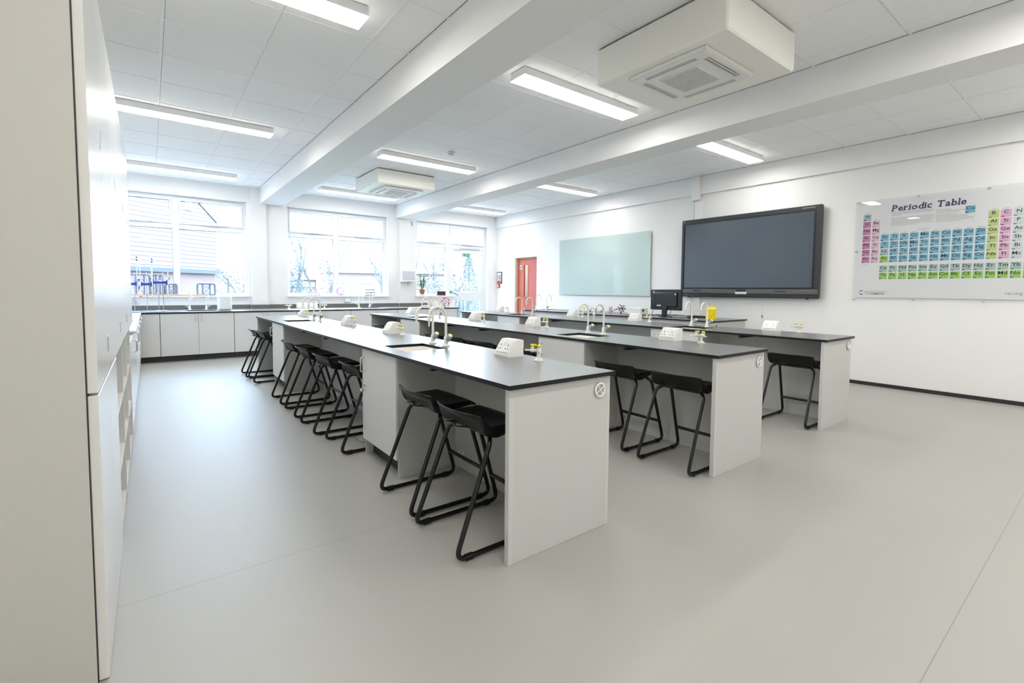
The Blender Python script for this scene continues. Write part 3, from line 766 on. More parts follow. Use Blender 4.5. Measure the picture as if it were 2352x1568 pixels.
for x, lab in ((2.405, 'left one of the joined pair'), (2.60, 'right one of the joined pair')):
    s_ = socketbox((x, 10.22, ZT), 'white sloping socket box on the window worktop, %s' % lab, w=.19); s_.rotation_euler.z = PI/2
o = thing('wall_box', 'pale grey blank switch box on the wall under the middle window', 'wall box', (3.36, YW, .93)); BB(-.065, .065, -.035, -.001, -.04, .04, .004).build('box_body', LGREY, o); BB(-.055, .055, -.038, -.0352, -.03, .03, .001).build('cover', WPLAS, o)
o = thing('wall_socket', 'white double socket on the wall below the left window, behind the stands', 'socket', (-.22, YW, .93)); BB(-.075, .075, -.012, -.001, -.045, .045, .003).build('socket_plate', LGREY, o)
m = MB()
for c in (-.036, .036):
    m.box(c-.003, c+.003, -.0135, -.0122, .005, .018)
    for s_ in (-.011, .011): m.box(c+s_-.004, c+s_+.004, -.0135, -.0122, -.018, -.010)
m.build('socket_holes', DARK, o)

# ------------------------------------------------------------------ tall cupboards along the left wall
CX = -.125
def tallcup(ya, yb, nd, label, near=False):
    t = thing('wall_cupboard', label, 'cupboard', (CX, ya, .882), 0, 'tall wall cupboards'); W = yb-ya; H = 2.26-.882
    MB().box(XL-CX+.003, -.028, .001, W-.001, 0, H).build('carcass', CUPG, t)
    e = [k*W/nd for k in range(nd+1)]
    for k in range(nd):
        d = BB(-.024, 0, e[k]+.0015, e[k+1]-.0015, -.012, H-.002, .0015).build('door', CUPM, t)
        y = e[k]+.03 if k % 2 else e[k+1]-.03
        if k % 2 == 0:
            for z in (.09, .82): BB(-.001, .003, y-.008, y+.018, z-.028, z+.028, .001).build('catch_plate', METAL, d)
    return t
tallcup(1.838, 2.80, 2, 'tall white laminate wall cupboard nearest the camera')
tallcup(2.80, 3.72, 2, 'tall white laminate wall cupboard, second from the camera')
tallcup(3.72, 4.62, 2, 'tall white laminate wall cupboard, third from the camera')
tallcup(4.62, 5.45, 2, 'tall white laminate wall cupboard farthest from the camera')
o = BB(XL+.003, CX-.0265, 1.822, 1.8375, 0, 2.90, .001).build('cupboard_end_panel', CUPG); tag(o, 'tall beige panel closing the near end of the wall cupboards', 'panel')
o = B(CX-.0263, CX-.0243, 1.836, 1.86, .0, 2.26).build('shadow_gap_strip', DARK, o)
o = thing('low_cupboard', 'low white cupboard below the nearest tall cupboard, two doors', 'cupboard', (CX, 1.838, 0))
MB().box(XL-CX+.003, -.028, .001, .96, .0, .868).build('carcass', CUPG, o)
for k in range(2): BB(-.024, 0, .0015+.48*k, .4785+.48*k, .004, .862, .0015).build('door', CUPM, o)
o = thing('tray_shelving', 'open white tray shelving below the tall cupboards, empty pigeonholes', 'shelving', (CX, 2.80, 0))
m = MB(); ys = [0, .60, 1.20, 1.855]
for y in ys: m.box(XL-CX+.02, -.002, y, y+.018, 0, .87)
m.box(XL-CX+.003, XL-CX+.02, 0, 1.873, 0, .87)
m.build('frame', CUPM, o)
m = MB()
for i in range(3):
    for z in (.03, .30, .58): m.box(XL-CX+.021, -.004, ys[i]+.0185, ys[i+1]-.0005, z, z+.018)
m.build('shelf', CUPM, o)
y = 4.68
k = 0
for wd, lab in ((.90, 'nearest the tray shelving'), (.90, 'second along'), (.90, 'third along'), (.90, 'fourth along'), (.90, 'in the far corner')):
    ya, yb = y, y+wd-.002; y += wd
    o = thing('drawer_unit', 'low white side cabinet on the left wall, %s' % lab, 'cabinet', (CX, ya, 0), 0, 'left-wall base cabinets'); W = yb-ya
    MB().box(XL-CX+.003, -.022, 0, W, 0, ZT-.022).build('carcass', CUPG, o)
    for q in range(2):
        d = BB(-.020, 0, .002+q*W/2, W/2-.002+q*W/2, .09, ZT-.026, .0015).build('door', CUPM, o)
        yy = W/2-.05 if q == 0 else W/2+.05
        MB().tube(fillet([(0, yy, .735), (.03, yy, .735), (.03, yy, .64), (0, yy, .64)], .012, 4), .005, 8).build('handle', METAL, d)
o = BB(XL+.003, CX+.018, 5.452, FY-.003, ZT-.02, ZT, .001).build('side_worktop', [CUPM]); tag(o, 'white laminate top on the low cabinets along the left wall', 'worktop')

# ------------------------------------------------------------------ text helper
def textmesh(items, mats=None, bold=0.0, shear=0.0, depth=.0004):
    # items: (string, u, v, size, align, mat index, width scale); text plane is local (u right, v up); returns an MB in wall coordinates (u -> -y, v -> z, normal -x)
    m = MB(); cache = {}
    dg = None
    for it in items:
        s, u, v, size, al, mi = it[:6]; ws = it[6] if len(it) > 6 else 1
        key = s
        if key not in cache:
            cu = bpy.data.curves.new('t', 'FONT'); cu.body = s; cu.size = 1; cu.offset = bold; cu.shear = shear; cu.resolution_u = 2; cu.extrude = 0; cu.fill_mode = 'FRONT'
            ob = bpy.data.objects.new('t', cu); COL.objects.link(ob)
            me = bpy.data.meshes.new_from_object(ob.evaluated_get(bpy.context.evaluated_depsgraph_get()))
            V = [tuple(x.co) for x in me.vertices]; Fs = [tuple(p.vertices) for p in me.polygons]
            bpy.data.objects.remove(ob); bpy.data.curves.remove(cu); bpy.data.meshes.remove(me)
            xs = [q[0] for q in V] or [0]; cache[key] = (V, Fs, min(xs), max(xs))
        V, Fs, a, b = cache[key]
        off = {'l': -a, 'c': -(a+b)/2, 'r': -b}[al]
        m.mi = mi
        m.add([(-depth, -(u+(q[0]+off)*size*ws), v+q[1]*size) for q in V], Fs)
    return m

# ------------------------------------------------------------------ interactive display
t = thing('interactive_display', 'large black wall-mounted interactive display, screen switched off', 'display', (XR, 3.695, 1.74))
y0, y1 = 2.625-3.695, 4.775-3.695; z0, z1 = 1.10-1.74, 2.38-1.74
BB(-.045, -.002, y0+.3, y1-.3, z0+.25, z1-.25, .004).build('wall_bracket', METAL, t)
BB(-.103, -.046, y0, y1, z0, z1, .014).build('housing', TVB, t)
BB(-.109, -.1032, y0+.075, y1-.055, z0+.135, z1-.062, .002).build('screen_bezel', MONB, t)
B(-.1105, -.1092, y0+.095, y1-.075, z0+.155, z1-.085).build('screen', SCREEN, t)
MB().bbox(-.125, -.1032, y0+.01, y1-.01, z0+.055, z0+.125, .012).build('pen_tray', TVS, t)
BB(-.128, -.1255, y0+.42, y0+.58, z0+.092, z0+.104, .001).build('pen_slot', MONB, t); BB(-.128, -.1255, y1-.40, y1-.26, z0+.092, z0+.112, .002).build('pen_slot', MONB, t); BB(-.132, -.1255, y0+1.0, y0+1.15, z0+.095, z0+.12, .003).build('eraser_rest', MONB, t)
MB().bbox(-.121, -.1035, y1-.062, y1-.050, z0+.10, z1-.10, .003).build('side_stylus_bar', MONB, t)
MB().bbox(-.129, -.1255, y0+.985, y0+1.165, z0+.052, z0+.088, .004).build('control_panel', METAL, t)
MB().lathe([(.004, -.129), (.004, -.131)], (0, y1-.012, z0+.14), 8, 'x').build('standby_light', LEDR, t)
m = MB()
for k in range(9): m.box(-.1045, -.1031, y0+.09+k*.018, y0+.102+k*.018, z1-.034, z1-.028)
for k in range(3): m.box(-.1045, -.1031, y1-.04-k*.014, y1-.03-k*.014, z1-.034, z1-.027)
m.build('small_lettering', LGREY, t)
B(-.09, -.06, y0+.14, y0+.17, z0-.012, z0+.002).build('rubber_foot', PLINTH, t); B(-.09, -.06, y1-.17, y1-.14, z0-.012, z0+.002).build('rubber_foot', PLINTH, t)
o = thing('pull_cord', 'thin cord with small black weight hanging below the display', 'cord', (XR-.03, 3.41, 1.09)); MB().tube([(0, 0, .02), (.004, .002, -.12), (0, 0, -.255)], .0018, 6).build('cord', LGREY, o); MB().lathe([(.004, -.25), (.007, -.262), (.006, -.29)], n=8).build('weight', DARK, o)

# ------------------------------------------------------------------ glass writing board
t = thing('glass_board', 'pale mint green glass writing board on the display wall', 'board', (XR, 6.69, 1.69))
BB(-.030, -.022, 5.46-6.69, 7.92-6.69, 1.093-1.69, 2.29-1.69, .002).build('glass_panel', GLASSB, t)
m = MB()
for yy in (5.54, 6.12, 6.75, 7.25, 7.84):
    for zz in (1.15, 2.235): m.lathe([(.011, -.0015), (.011, -.0345), (.009, -.0365)], (0, yy-6.69, zz-1.69), 12, 'x')
m.build('standoff', METAL, t)
t = thing('notice_frame', 'small black framed fire notice on the wall beside the red door', 'notice', (XR, 10.255, 1.50))
FRY = 0.
BB(-.018, -.001, -.105, .105, -.155, .155, .003).build('frame', SLATE, t)
m = MB(); m.mi = 0; m.box(-.0195, -.0182, -.085, .085, -.135, .135); m.mi = 1; m.box(-.0202, -.0196, -.08, .08, -.13, -.075); m.mi = 2
for k in range(6): m.box(-.0202, -.0196, -.07, .03, .06-k*.022, .070-k*.022)
m.mi = 3
for k in range(6): m.box(-.0202, -.0196, .04, .06, .06-k*.022, .072-k*.022)
m.build('notice_sheet', [PAPER, REDP, INK, GRN], t)
t = thing('fire_call_point', 'red break-glass fire call point below the framed notice', 'alarm', (XR, 10.28, 1.283))
BB(-.045, -.001, -.045, .045, -.045, .045, .006).build('alarm_body', REDP, t); BB(-.0475, -.0452, -.026, .026, -.026, .026, .001).build('glass_window', WPLAS, t)

# ------------------------------------------------------------------ red door in its recess
d2 = MB().bbox(XR+.075, XR+.115, DY0+.005, DY1-.045, .004, DZ-.035, .003).build('door_2', RED); 
# cut the vision panel by building the leaf from pieces
bpy.data.objects.remove(d2)
vy0, vy1, vz0, vz1 = DY0+.42, DY0+.58, 1.02, 1.80
m = MB(); a, b = XR+.075, XR+.115; L0, L1 = DY0+.005, DY1-.045
m.box(a, b, L0, vy0, .004, DZ-.035).box(a, b, vy1, L1, .004, DZ-.035).box(a, b, vy0, vy1, .004, vz0).box(a, b, vy0, vy1, vz1, DZ-.035)
d2 = m.build('door_2', RED); d2['kind'] = 'structure'
MB().box(a-.006, a-.0003, vy0-.015, vy0, vz0-.015, vz1+.015).box(a-.006, a-.0003, vy1, vy1+.015, vz0-.015, vz1+.015).box(a-.006, a-.0003, vy0, vy1, vz0-.015, vz0).box(a-.006, a-.0003, vy0, vy1, vz1, vz1+.015).build('vision_panel_frame', RED, d2)
B(a+.015, a+.021, vy0, vy1, vz0, vz1).build('vision_pane', GLASS, d2)
MB().box(XR+.06, XR+.138, DY1-.044, DY1-.0015, .004, DZ-.001).box(XR+.06, XR+.138, DY0+.0015, DY1-.044, DZ-.034, DZ-.001).build('door_frame', OAK, d2)
MB().lathe([(.024, -.002), (.024, -.008)], (a, L1-.065, 1.0), 16, 'x').tube(fillet([(a-.008, L1-.065, 1.0), (a-.05, L1-.065, 1.0), (a-.05, L1-.19, 1.0)], .012, 4), .0085, 8).build('door_handle', GRN, d2)
MB().lathe([(.024, -.001), (.024, -.008)], (a, L1-.065, 1.115), 16, 'x').build('lock_rose', GRN, d2)
BB(a-.004, a-.0005, L1-.145, L1-.065, 1.70, 1.80, .001).build('sign_plate', PAPER, d2)
MB().lathe([(.030, -.0042), (.030, -.0056)], (a, L1-.105, 1.755), 20, 'x').box(a-.0052, a-.0042, L1-.135, L1-.075, 1.706, 1.718).build('sign_disc', BLUE, d2)
B(XR+.9, XR+1.0, DY0-.8, DY1+.8, 0, 2.6).build('wall_corridor', WALL)['kind'] = 'structure'
struct('trim_8', MB().box(XR+.14, XR+1.0, DY0-.8, DY0-.7, 0, 2.6).box(XR+.14, XR+1.0, DY1+.7, DY1+.8, 0, 2.6).box(XR+.14, XR+1.0, DY0-.8, DY1+.8, 2.6, 2.7).box(XR+.14, XR+1.0, DY0-.8, DY1+.8, -.1, 0), WALL)
o = thing('ceiling_light', 'lit corridor light seen through the slot of the red door', 'ceiling light', (XR+.55, 9.2, 2.6)); B(-.1, .1, -.3, .3, -.05, -.001).build('light_diffuser', lampmat('corridor_led', (1, .95, .85), 9), o)

# ------------------------------------------------------------------ hand dryer / towel dispenser on the column
t = thing('towel_dispenser', 'white paper towel dispenser on the column right of the middle window', 'dispenser', (4.70, YW-.05, 1.47))
BB(-.16, .16, -.12, -.001, -.13, .13, .018).build('dispenser_body', WPLAS, t)
BB(-.155, .155, -.130, -.1205, -.06, .125, .006).build('dispenser_cover', LGREY, t)
MB().box(-.02, .035, -.1308, -.1302, .075, .080).build('small_lettering', INKG, t)
MB().prism([(-.02, -.129), (.02, -.129), (.012, -.21), (.0, -.235), (-.008, -.20)], -.075, -.072, 'y').build('paper_tail', STICK, t)
m = thing('wall_bracket', 'small white bracket high on the column under the right beam', 'bracket', (4.86, YW, 2.70)); BB(-.012, .012, -.02, -.001, -.05, .05, .004).build('bracket_plate', LGREY, m); MB().tube([(0, -.02, .02), (.0, -.06, .0), (0, -.05, -.04)], .006, 8).build('hook', LGREY, m)

# ------------------------------------------------------------------ periodic table poster
PXp = XR-.022
t = thing('periodic_table_poster', 'large colourful periodic table poster behind clear acrylic on the wall', 'poster', (XR, 1.32, 1.727))
oy, oz = 1.32, 1.727
pl, pr_, pb, pt_ = 2.228, .42, 1.127, 2.324
B(-.010, -.008, pr_-oy, pl-oy, pb-oz, pt_-oz).build('paper_sheet', PAPER, t)
BB(-.023, -.019, pr_-.04-oy, pl+.035-oy, pb-.035-oz, pt_+.035-oz, .001).build('acrylic_panel', ACRYL, t)
m = MB()
for zz in (pt_+.022, pb-.022):
    for k in range(4): m.lathe([(.009, -.0015), (.009, -.030), (.0075, -.032)], (0, pl+.018-.615*k-oy, zz-oz), 12, 'x')
for yy in (pl+.02, pr_-.02): m.lathe([(.009, -.0015), (.009, -.030), (.0075, -.032)], (0, yy-oy, 0), 12, 'x')
m.build('standoff', METAL, t)
PC = {'g': mat('cell_greyteal', (.36, .50, .52), .6), 'm': mat('cell_mauve', (.56, .22, .42), .6), 'p': mat('cell_palepink', (.78, .55, .64), .6), 'b': mat('cell_blue', (.20, .48, .64), .6), 'n': mat('cell_green', (.33, .62, .11), .6),
      'l': mat('cell_lime', (.55, .66, .22), .6), 'k': mat('cell_pink', (.76, .45, .64), .6), 'w': mat('cell_pale', (.64, .70, .70), .6), 'o': mat('cell_orange', (.85, .25, .06), .6), 'y': mat('cell_yellow', (.85, .70, .10), .6), 's': mat('cell_sage', (.42, .55, .52), .6)}
TG = {'g': INK, 'm': mat('tag_crimson', (.55, .03, .16), .6), 'p': mat('tag_rose', (.75, .12, .22), .6), 'b': INK, 'n': mat('tag_teal', (.02, .20, .24), .6), 'l': mat('tag_teal2', (.10, .32, .32), .6), 'k': mat('tag_magenta', (.50, .02, .18), .6), 'w': INKG, 'o': INKG, 'y': INKG, 's': mat('tag_teal3', (.03, .22, .24), .6)}
tbl = {1: 'H................He', }
rowsd = [
 [('H', 1, 'g'), ('He', 18, 'y')],
 [('Li', 1, 'm'), ('Be', 2, 'p'), ('B', 13, 'l'), ('C', 14, 'k'), ('N', 15, 'w'), ('O', 16, 'o'), ('F', 17, 'o'), ('Ne', 18, 'y')],
 [('Na', 1, 'm'), ('Mg', 2, 'p'), ('Al', 13, 'l'), ('Si', 14, 'k'), ('P', 15, 'w'), ('S', 16, 'o'), ('Cl', 17, 'o'), ('Ar', 18, 'y')],
 [('K', 1, 'm'), ('Ca', 2, 'p')]+[(s, 3+i, 'b') for i, s in enumerate('Sc Ti V Cr Mn Fe Co Ni Cu Zn'.split())]+[('Ga', 13, 'l'), ('Ge', 14, 'k'), ('As', 15, 'w'), ('Se', 16, 'o'), ('Br', 17, 'o'), ('Kr', 18, 'y')],
 [('Rb', 1, 'm'), ('Sr', 2, 'p')]+[(s, 3+i, 'b') for i, s in enumerate('Y Zr Nb Mo Tc Ru Rh Pd Ag Cd'.split())]+[('In', 13, 'l'), ('Sn', 14, 'k'), ('Sb', 15, 'w'), ('Te', 16, 'o'), ('I', 17, 'o'), ('Xe', 18, 'y')],
 [('Cs', 1, 'm'), ('Ba', 2, 'p'), ('La', 3, 's')]+[(s, 4+i, 'b') for i, s in enumerate('Hf Ta W Re Os Ir Pt Au Hg'.split())]+[('Tl', 13, 'l'), ('Pb', 14, 'k'), ('Bi', 15, 'w'), ('Po', 16, 'o'), ('At', 17, 'o'), ('Rn', 18, 'y')],
 [('Fr', 1, 'm'), ('Ra', 2, 'p'), ('Ac', 3, 'n')]+[(s, 4+i, 'b') for i, s in enumerate('Rf Db Sg Bh Hs Mt Ds Rg Cn'.split())]+[('Nh', 13, 'l'), ('Fl', 14, 'k'), ('Mc', 15, 'w'), ('Lv', 16, 'o'), ('Ts', 17, 'o'), ('Og', 18, 'y')],
 [(s, 3+i, 's') for i, s in enumerate('Ce Pr Nd Pm Sm Eu Gd Tb Dy Ho Er Tm Yb Lu'.split())],
 [(s, 3+i, 'n') for i, s in enumerate('Th Pa U Np Pu Am Cm Bk Cf Es Fm Md No Lr'.split())]]
keys = list(PC)
cells, tags, syms, fine = MB(), MB(), [], MB()
def R2(mb, y, z, w, h, d=.0004, base=.010):   # y = left edge (world, decreasing to the right), z = top
    mb.box(-base-d, -base-.00005, y-w-oy, y-oy, z-h-oz, z-oz)
CW, CH, PW, PH = .083, .079, .0968, .0889
def cell(s, y, z, c):
    cells.mi = keys.index(c); R2(cells, y, z, CW, CH)
    tags.mi = keys.index(c); R2(tags, y-.002, z-CH+.014, .026, .012, .0008)
    R2(fine, y-.036, z-CH+.009, .030, .003, .0008); R2(fine, y-.026, z-.052, .032, .0022, .0008)
    syms.append((s, oy-(y-CW/2), z-.041-oz, .051, 'c', 0, 1.15))
for r, rw_ in enumerate(rowsd):
    zt = 2.183-PH*r if r < 7 else (1.529 if r == 7 else 1.440)
    for s, c, k in rw_: cell(s, 2.178-.0968*(c-1), zt, k)
cell('Cu', 1.208, 2.172, 'b')
for c in range(1, 19):
    top = {1: 2.183, 2: 2.094, 18: 2.183}.get(c, 2.094 if c >= 13 else 1.916)
    y = 2.178-.0968*(c-1); R2(fine, y-.02, top+.017, .042, .004, .0008); R2(fine, y, top+.008, CW, .0012, .0008)
R2(fine, 2.178, 1.545, .07, .004, .0008); R2(fine, 1.62, 1.955, .11, .005, .0008); R2(fine, 1.13, 2.085, .0015, .10, .0008)
# columns of small print
for k in range(3): R2(fine, 1.888, 2.178-k*.0165, (.40, .40, .10)[k], .0045, .0008)
for k in range(7): R2(fine, 1.888, 2.112-k*.0150, (.41, .42, .40, .42, .38, .42, .25)[k], .004, .0008)
R2(fine, 1.46, 2.158, .13, .005, .0008)
for k in range(2): R2(fine, 1.46, 2.140-k*.0150, (.26, .20)[k], .004, .0008)
R2(fine, 1.46, 2.100, .18, .005, .0008)
for k in range(5): R2(fine, 1.46, 2.083-k*.0150, (.30, .28, .32, .33, .22)[k], .004, .0008)
cells.build('element_cells', [PC[k] for k in keys], t)
tags.build('number_tags', [TG[k] for k in keys], t)
fine.build('small_print', mat('ink_midgrey', (.36, .36, .38), .6), t)
sm = textmesh(syms, bold=.010, depth=.0112); sm.build('element_symbols', mat('ink_dark', (.02, .022, .05), .6), t)
# heading: bold italic with slab serifs added to the stems
def heading(txt, u0, v0, size, ws, sh):
    def width(t_):
        mm = textmesh([(t_, 0, 0, 1, 'l', 0)], bold=.03); ys = [-q[1] for q in mm.v]; return max(ys)-min(ys)
    x = 0; m = MB(); cap, xh = .73*size, .525*size; st = .105*size; bh = .085*size
    ser = {'P': [(0, 'b', 1.6), (0, 't', 1)], 'r': [(0, 'b', 1.7), (0, 'x', .9)], 'i': [(0, 'b', 1.5), (0, 'x', .9)], 'd': [(1, 't', .9), (1, 'b', 1.0)], 'T': [(.5, 'b', 1.8), (0, 'd', 1), (1, 'd', 1)], 'b': [(0, 't', .9), (0, 'b', .7)], 'l': [(0, 'b', 1.5), (0, 't', .9)]}
    for ch in txt:
        if ch == ' ': x += .34*size*ws; continue
        cm = textmesh([(ch, 0, 0, size, 'l', 0, ws)], bold=.022); w_ = max(-q[1] for q in cm.v)
        for f in range(len(cm.f)): m.add([cm.v[k] for k in cm.f[f]], [tuple(range(len(cm.f[f])))])
        # shift the just added vertices
        n = sum(len(f) for f in cm.f)
        for k in range(len(m.v)-n, len(m.v)): m.v[k] = (m.v[k][0], m.v[k][1]-x, m.v[k][2])
        for fx, where, hw in ser.get(ch, []):
            cx = x+st*.55*ws+fx*(w_-st*1.1*ws); z = {'b': -.0*size, 'x': xh-bh*.9, 't': cap-bh, 'd': cap-bh*2.2}[where]; h_ = bh if where != 'd' else bh*1.3
            a, b = (cx-st*hw*ws*.9, cx+st*hw*ws*.9) if where in 'b' else (cx-st*hw*ws*1.1, cx+st*.3*ws)
            if where == 'd': a, b = cx-st*.35*ws, cx+st*.35*ws
            m.add([(-.0001, -a, z), (-.0001, -b, z), (-.0001, -b, z+h_), (-.0001, -a, z+h_)], [(0, 1, 2, 3)])
        x += w_+.075*size*ws
    m.v = [(-.0112+q[0]*.1, q[1]*1-u0-q[2]*sh, q[2]+v0) for q in m.v]
    tot = x; return m, tot
hm, tot = heading('Periodic Table', 0, 0, .102, 1.0, .13)
k_ = .690/tot
hm, tot = heading('Periodic Table', oy-1.885, 2.195-oz, .102, k_, .13)
hm.build('heading', INK, t)
lg = textmesh([('ROYAL SOCIETY', oy-2.124, 1.192-oz, .026, 'l', 0, 1.2), ('OF ', oy-2.124, 1.167-oz, .026, 'l', 0, 1.2), ('rsc.org', oy-.845, 1.180-oz, .046, 'l', 0)], depth=.0112)
lg.build('publisher_text', INKG, t)
textmesh([('CHEMISTRY', oy-2.078, 1.167-oz, .026, 'l', 0, 1.2)], bold=.02, depth=.0113).build('publisher_name', INK, t)
m = MB()
for i, (a0, a1) in enumerate(((.25*PI, .80*PI), (.80*PI, 1.30*PI), (1.30*PI, 1.75*PI))):
    m.mi = i; n = 8; cy_, cz = 2.166-oy, 1.192-oz; vs = []
    for k in range(n+1):
        a = a0+(a1-a0)*k/n
        for rr in (.029, .018): vs.append((-.0106, cy_-rr*cos(a), cz+rr*sin(a)))
    m.add(vs, [(2*k, 2*k+1, 2*k+3, 2*k+2) for k in range(n)])
m.build('publisher_ring', [BLUE, YEL, INK], t)

# ------------------------------------------------------------------ monitor and desk items
t = thing('computer_monitor', 'black computer monitor seen from behind on the demonstration bench', 'monitor', (6.42, 4.53, ZT), rz=-.05)
BB(-.001, .040, -.295, .295, .105, .43, .008).build('screen_case', MONB, t)
BB(-.030, -.0012, -.225, .225, .155, .385, .014).build('rear_housing', MONB, t)
BB(-.034, -.0302, -.205, .205, .357, .364, .001).build('vent_ridge', TVB, t)
MB().bbox(-.035, .005, -.045, .045, .0125, .16, .008).build('stand_neck', MONB, t)
MB().lathe([(.115, 0), (.115, .008), (.09, .012)], n=28).build('stand_foot', MONB, t)
MB().bbox(-.0035, -.0012, .215, .245, .375, .405, .001).bbox(-.0335, -.0302, .06, .14, .165, .185, .001).build('asset_sticker', LGREY, t)
MB().lathe([(.012, -.031), (.012, -.036)], (0, -.215, .35), 10, 'x').build('cable_clip', CHROME, t)
def cable(name, pts, r, label, m_=BLACKP):
    # smooth through points
    P = fillet([Vector(p) for p in pts], .08, 5); o = MB().tube(P, r, 6).build(name, m_); tag(o, label, 'cable'); return o
cable('monitor_cable', [(6.385, 4.70, .93), (6.34, 4.71, .86), (6.33, 4.72, .7885), (6.40, 4.85, .7885), (6.5, 5.0, .7885)], .004, 'black cable dropping from the left of the monitor back')
cable('monitor_cable', [(6.385, 4.40, .93), (6.345, 4.38, .85), (6.35, 4.44, .7885), (6.25, 4.30, .7885), (6.35, 4.1, .7885), (6.6, 4.05, .7885)], .004, 'black cable curling from the right of the monitor back')
random.seed(3)
for k in range(5):
    y = 4.95-k*.2; pts = [(6.10+random.uniform(0, .15), y+random.uniform(-.12, .12), .7885+.0085*(k+1))]
    for q in range(6): pts.append((6.10+random.uniform(0, .17), y+random.uniform(-.25, .25), .7885+.0085*(k+1)))
    cable('desk_cable', pts, .004, 'black cable looped on the demonstration bench, %s of five' % ['first', 'second', 'third', 'fourth', 'last'][k]+' from the left')
o = thing('keyboard', 'black keyboard lying beside the cables right of the monitor', 'keyboard', (6.72, 4.10, ZT)); BB(-.07, .07, -.20, .20, 0, .020, .004).build('keyboard_base', MONB, o)
m = MB()
for i in range(4):
    for j in range(13): m.box(-.058+i*.029, -.034+i*.029, -.19+j*.029, -.166+j*.029, .0201, .025)
m.build('keys', BLACKP, o)
o = thing('computer_mouse', 'small black mouse near the keyboard on the demonstration bench', 'mouse', (6.30, 4.02, ZT)); MB().lathe([(.03, 0), (.033, .01), (.026, .026), (.006, .034)], n=14).build('mouse_body', MONB, o); MB().lathe([(.008, .032), (.008, .036)], (-.015, 0, 0), 8).build('scroll_wheel', TVS, o)
yrz = .53
o = thing('yellow_container', 'yellow plastic jerrycan-shaped pot filled with wooden splints', 'container', (6.27, 3.66, ZT), rz=yrz)
BB(-.045, .045, -.070, .070, 0, .175, .014).build('container_body', YEL, o)
m = MB()
m.tube([(-.0455, -.048, .03), (-.0455, .048, .135)], .0035, 5).tube([(-.0455, .048, .03), (-.0455, -.048, .135)], .0035, 5).tube([(-.0455, -.052, .148), (-.0455, .052, .148)], .003, 5)
m.build('embossed_cross', YEL, o)
MB().bbox(-.032, .032, -.055, .055, .1745, .188, .004).build('container_neck', YEL, o)
random.seed(5)
for i in range(3):
    for j in range(9):
        x, y = -.02+i*.02, -.046+j*.0115; h = random.uniform(.026, .042)
        q = B(-.0025, .0025, -.0025, .0025, 0, h).build('wooden_splint', STICK)
        q.location = (6.27+x*cos(yrz)-y*sin(yrz), 3.66+x*sin(yrz)+y*cos(yrz), ZT+.1885); q.rotation_euler = (0, 0, yrz)
        tag(q, 'thin pale wooden splint standing in the yellow container', 'splint', 'wooden splints in the yellow container')
o = thing('metal_box', 'off-white box with black knob on the demonstration bench left of monitor', 'box', (6.62, 5.22, ZT)); BB(-.10, .10, -.14, .14, 0, .115, .006).build('box_body', WPLAS, o); MB().lathe([(.018, -.1405), (.018, -.16)], (-.05, 0, .075), 12, 'y').build('knob', DARK, o)

# ------------------------------------------------------------------ molecular models
def model(name, label, loc, atoms, bonds, mats, r=.012, br=.004):
    t = thing(name, label, 'molecular model', loc)
    zmin = min(a[2] for a in atoms)
    mb = {}
    for a in atoms: mb.setdefault(a[3], MB()).sphere((a[0], a[1], a[2]-zmin+r), a[4] if len(a) > 4 else r)
    nmx = {}
    for k, m in mb.items(): m.build(['dark', 'red', 'purple', 'white', 'green', 'orange'][k]+'_atoms', mats[k], t)
    m = MB()
    for a, b in bonds:
        A, Bq = atoms[a], atoms[b]; m.tube([(A[0], A[1], A[2]-zmin+r), (Bq[0], Bq[1], Bq[2]-zmin+r)], br, 6)
    m.build('bonds', mats[6] if len(mats) > 6 else AWHT, t); return t
AM = [ABLK, ARED, APUR, AWHT, AGRN, AORG, AWHT]
# stepped pyramid
at, bo = [], []
for l, n in enumerate((5, 4, 3, 1)):
    for i in range(n):
        for j in range(2 if n > 1 else 1):
            at.append(((i-(n-1)/2)*.052+(j*.012), (j-.5)*.05, l*.05, 0, .0105))
for i in range(len(at)):
    for j in range(i):
        d = math.dist(at[i][:3], at[j][:3])
        if d < .066: bo.append((i, j))
model('pyramid_model', 'small pyramid-shaped model of dark balls on the middle window sill', (2.68, YW+.03, SILL), at, bo, AM, .0105, .0022)
# football cage
ph = (1+5**.5)/2
ico = [Vector(v) for v in [(0, s1, s2*ph) for s1 in (-1, 1) for s2 in (-1, 1)]+[(s1, s2*ph, 0) for s1 in (-1, 1) for s2 in (-1, 1)]+[(s2*ph, 0, s1) for s1 in (-1, 1) for s2 in (-1, 1)]]
def cage(scale):
    P = []; key = {}
    for i in range(12):
        for j in range(12):
            if i != j and (ico[i]-ico[j]).length < 2.01: key[(i, j)] = len(P); P.append((ico[i]*2+ico[j])/3)
    E_ = []
    for i in range(len(P)):
        for j in range(i):
            if (P[i]-P[j]).length < .68: E_.append((i, j))
    s_ = scale/P[0].length
    return [p*s_ for p in P], E_
P, E_ = cage(.088)
model('football_model', 'round purple-red cage model on the middle window sill', (3.235, YW+.03, SILL), [(p.x, p.y, p.z, 2, .0052) for p in P], E_, [ABLK, ARED, APUR, AWHT, AGRN, AORG, APUR], .0052, .0038)
at = [((i-2.5)*.034+(.008 if k % 2 else -.008), (j-1)*.034, k*.058, 0, .011) for i in range(6) for j in range(3) for k in range(3)]
bo = [(i, j) for i in range(len(at)) for j in range(i) if math.dist(at[i][:3], at[j][:3]) < .0355]
model('lattice_model', 'block-shaped lattice model of dark balls on the middle window sill', (3.87, YW+.03, SILL), at, bo, AM, .011, .0022)
P, E_ = cage(.105)
random.seed(2); keep = [i for i in range(len(P)) if random.random() < .62]
mp = {k: i for i, k in enumerate(keep)}
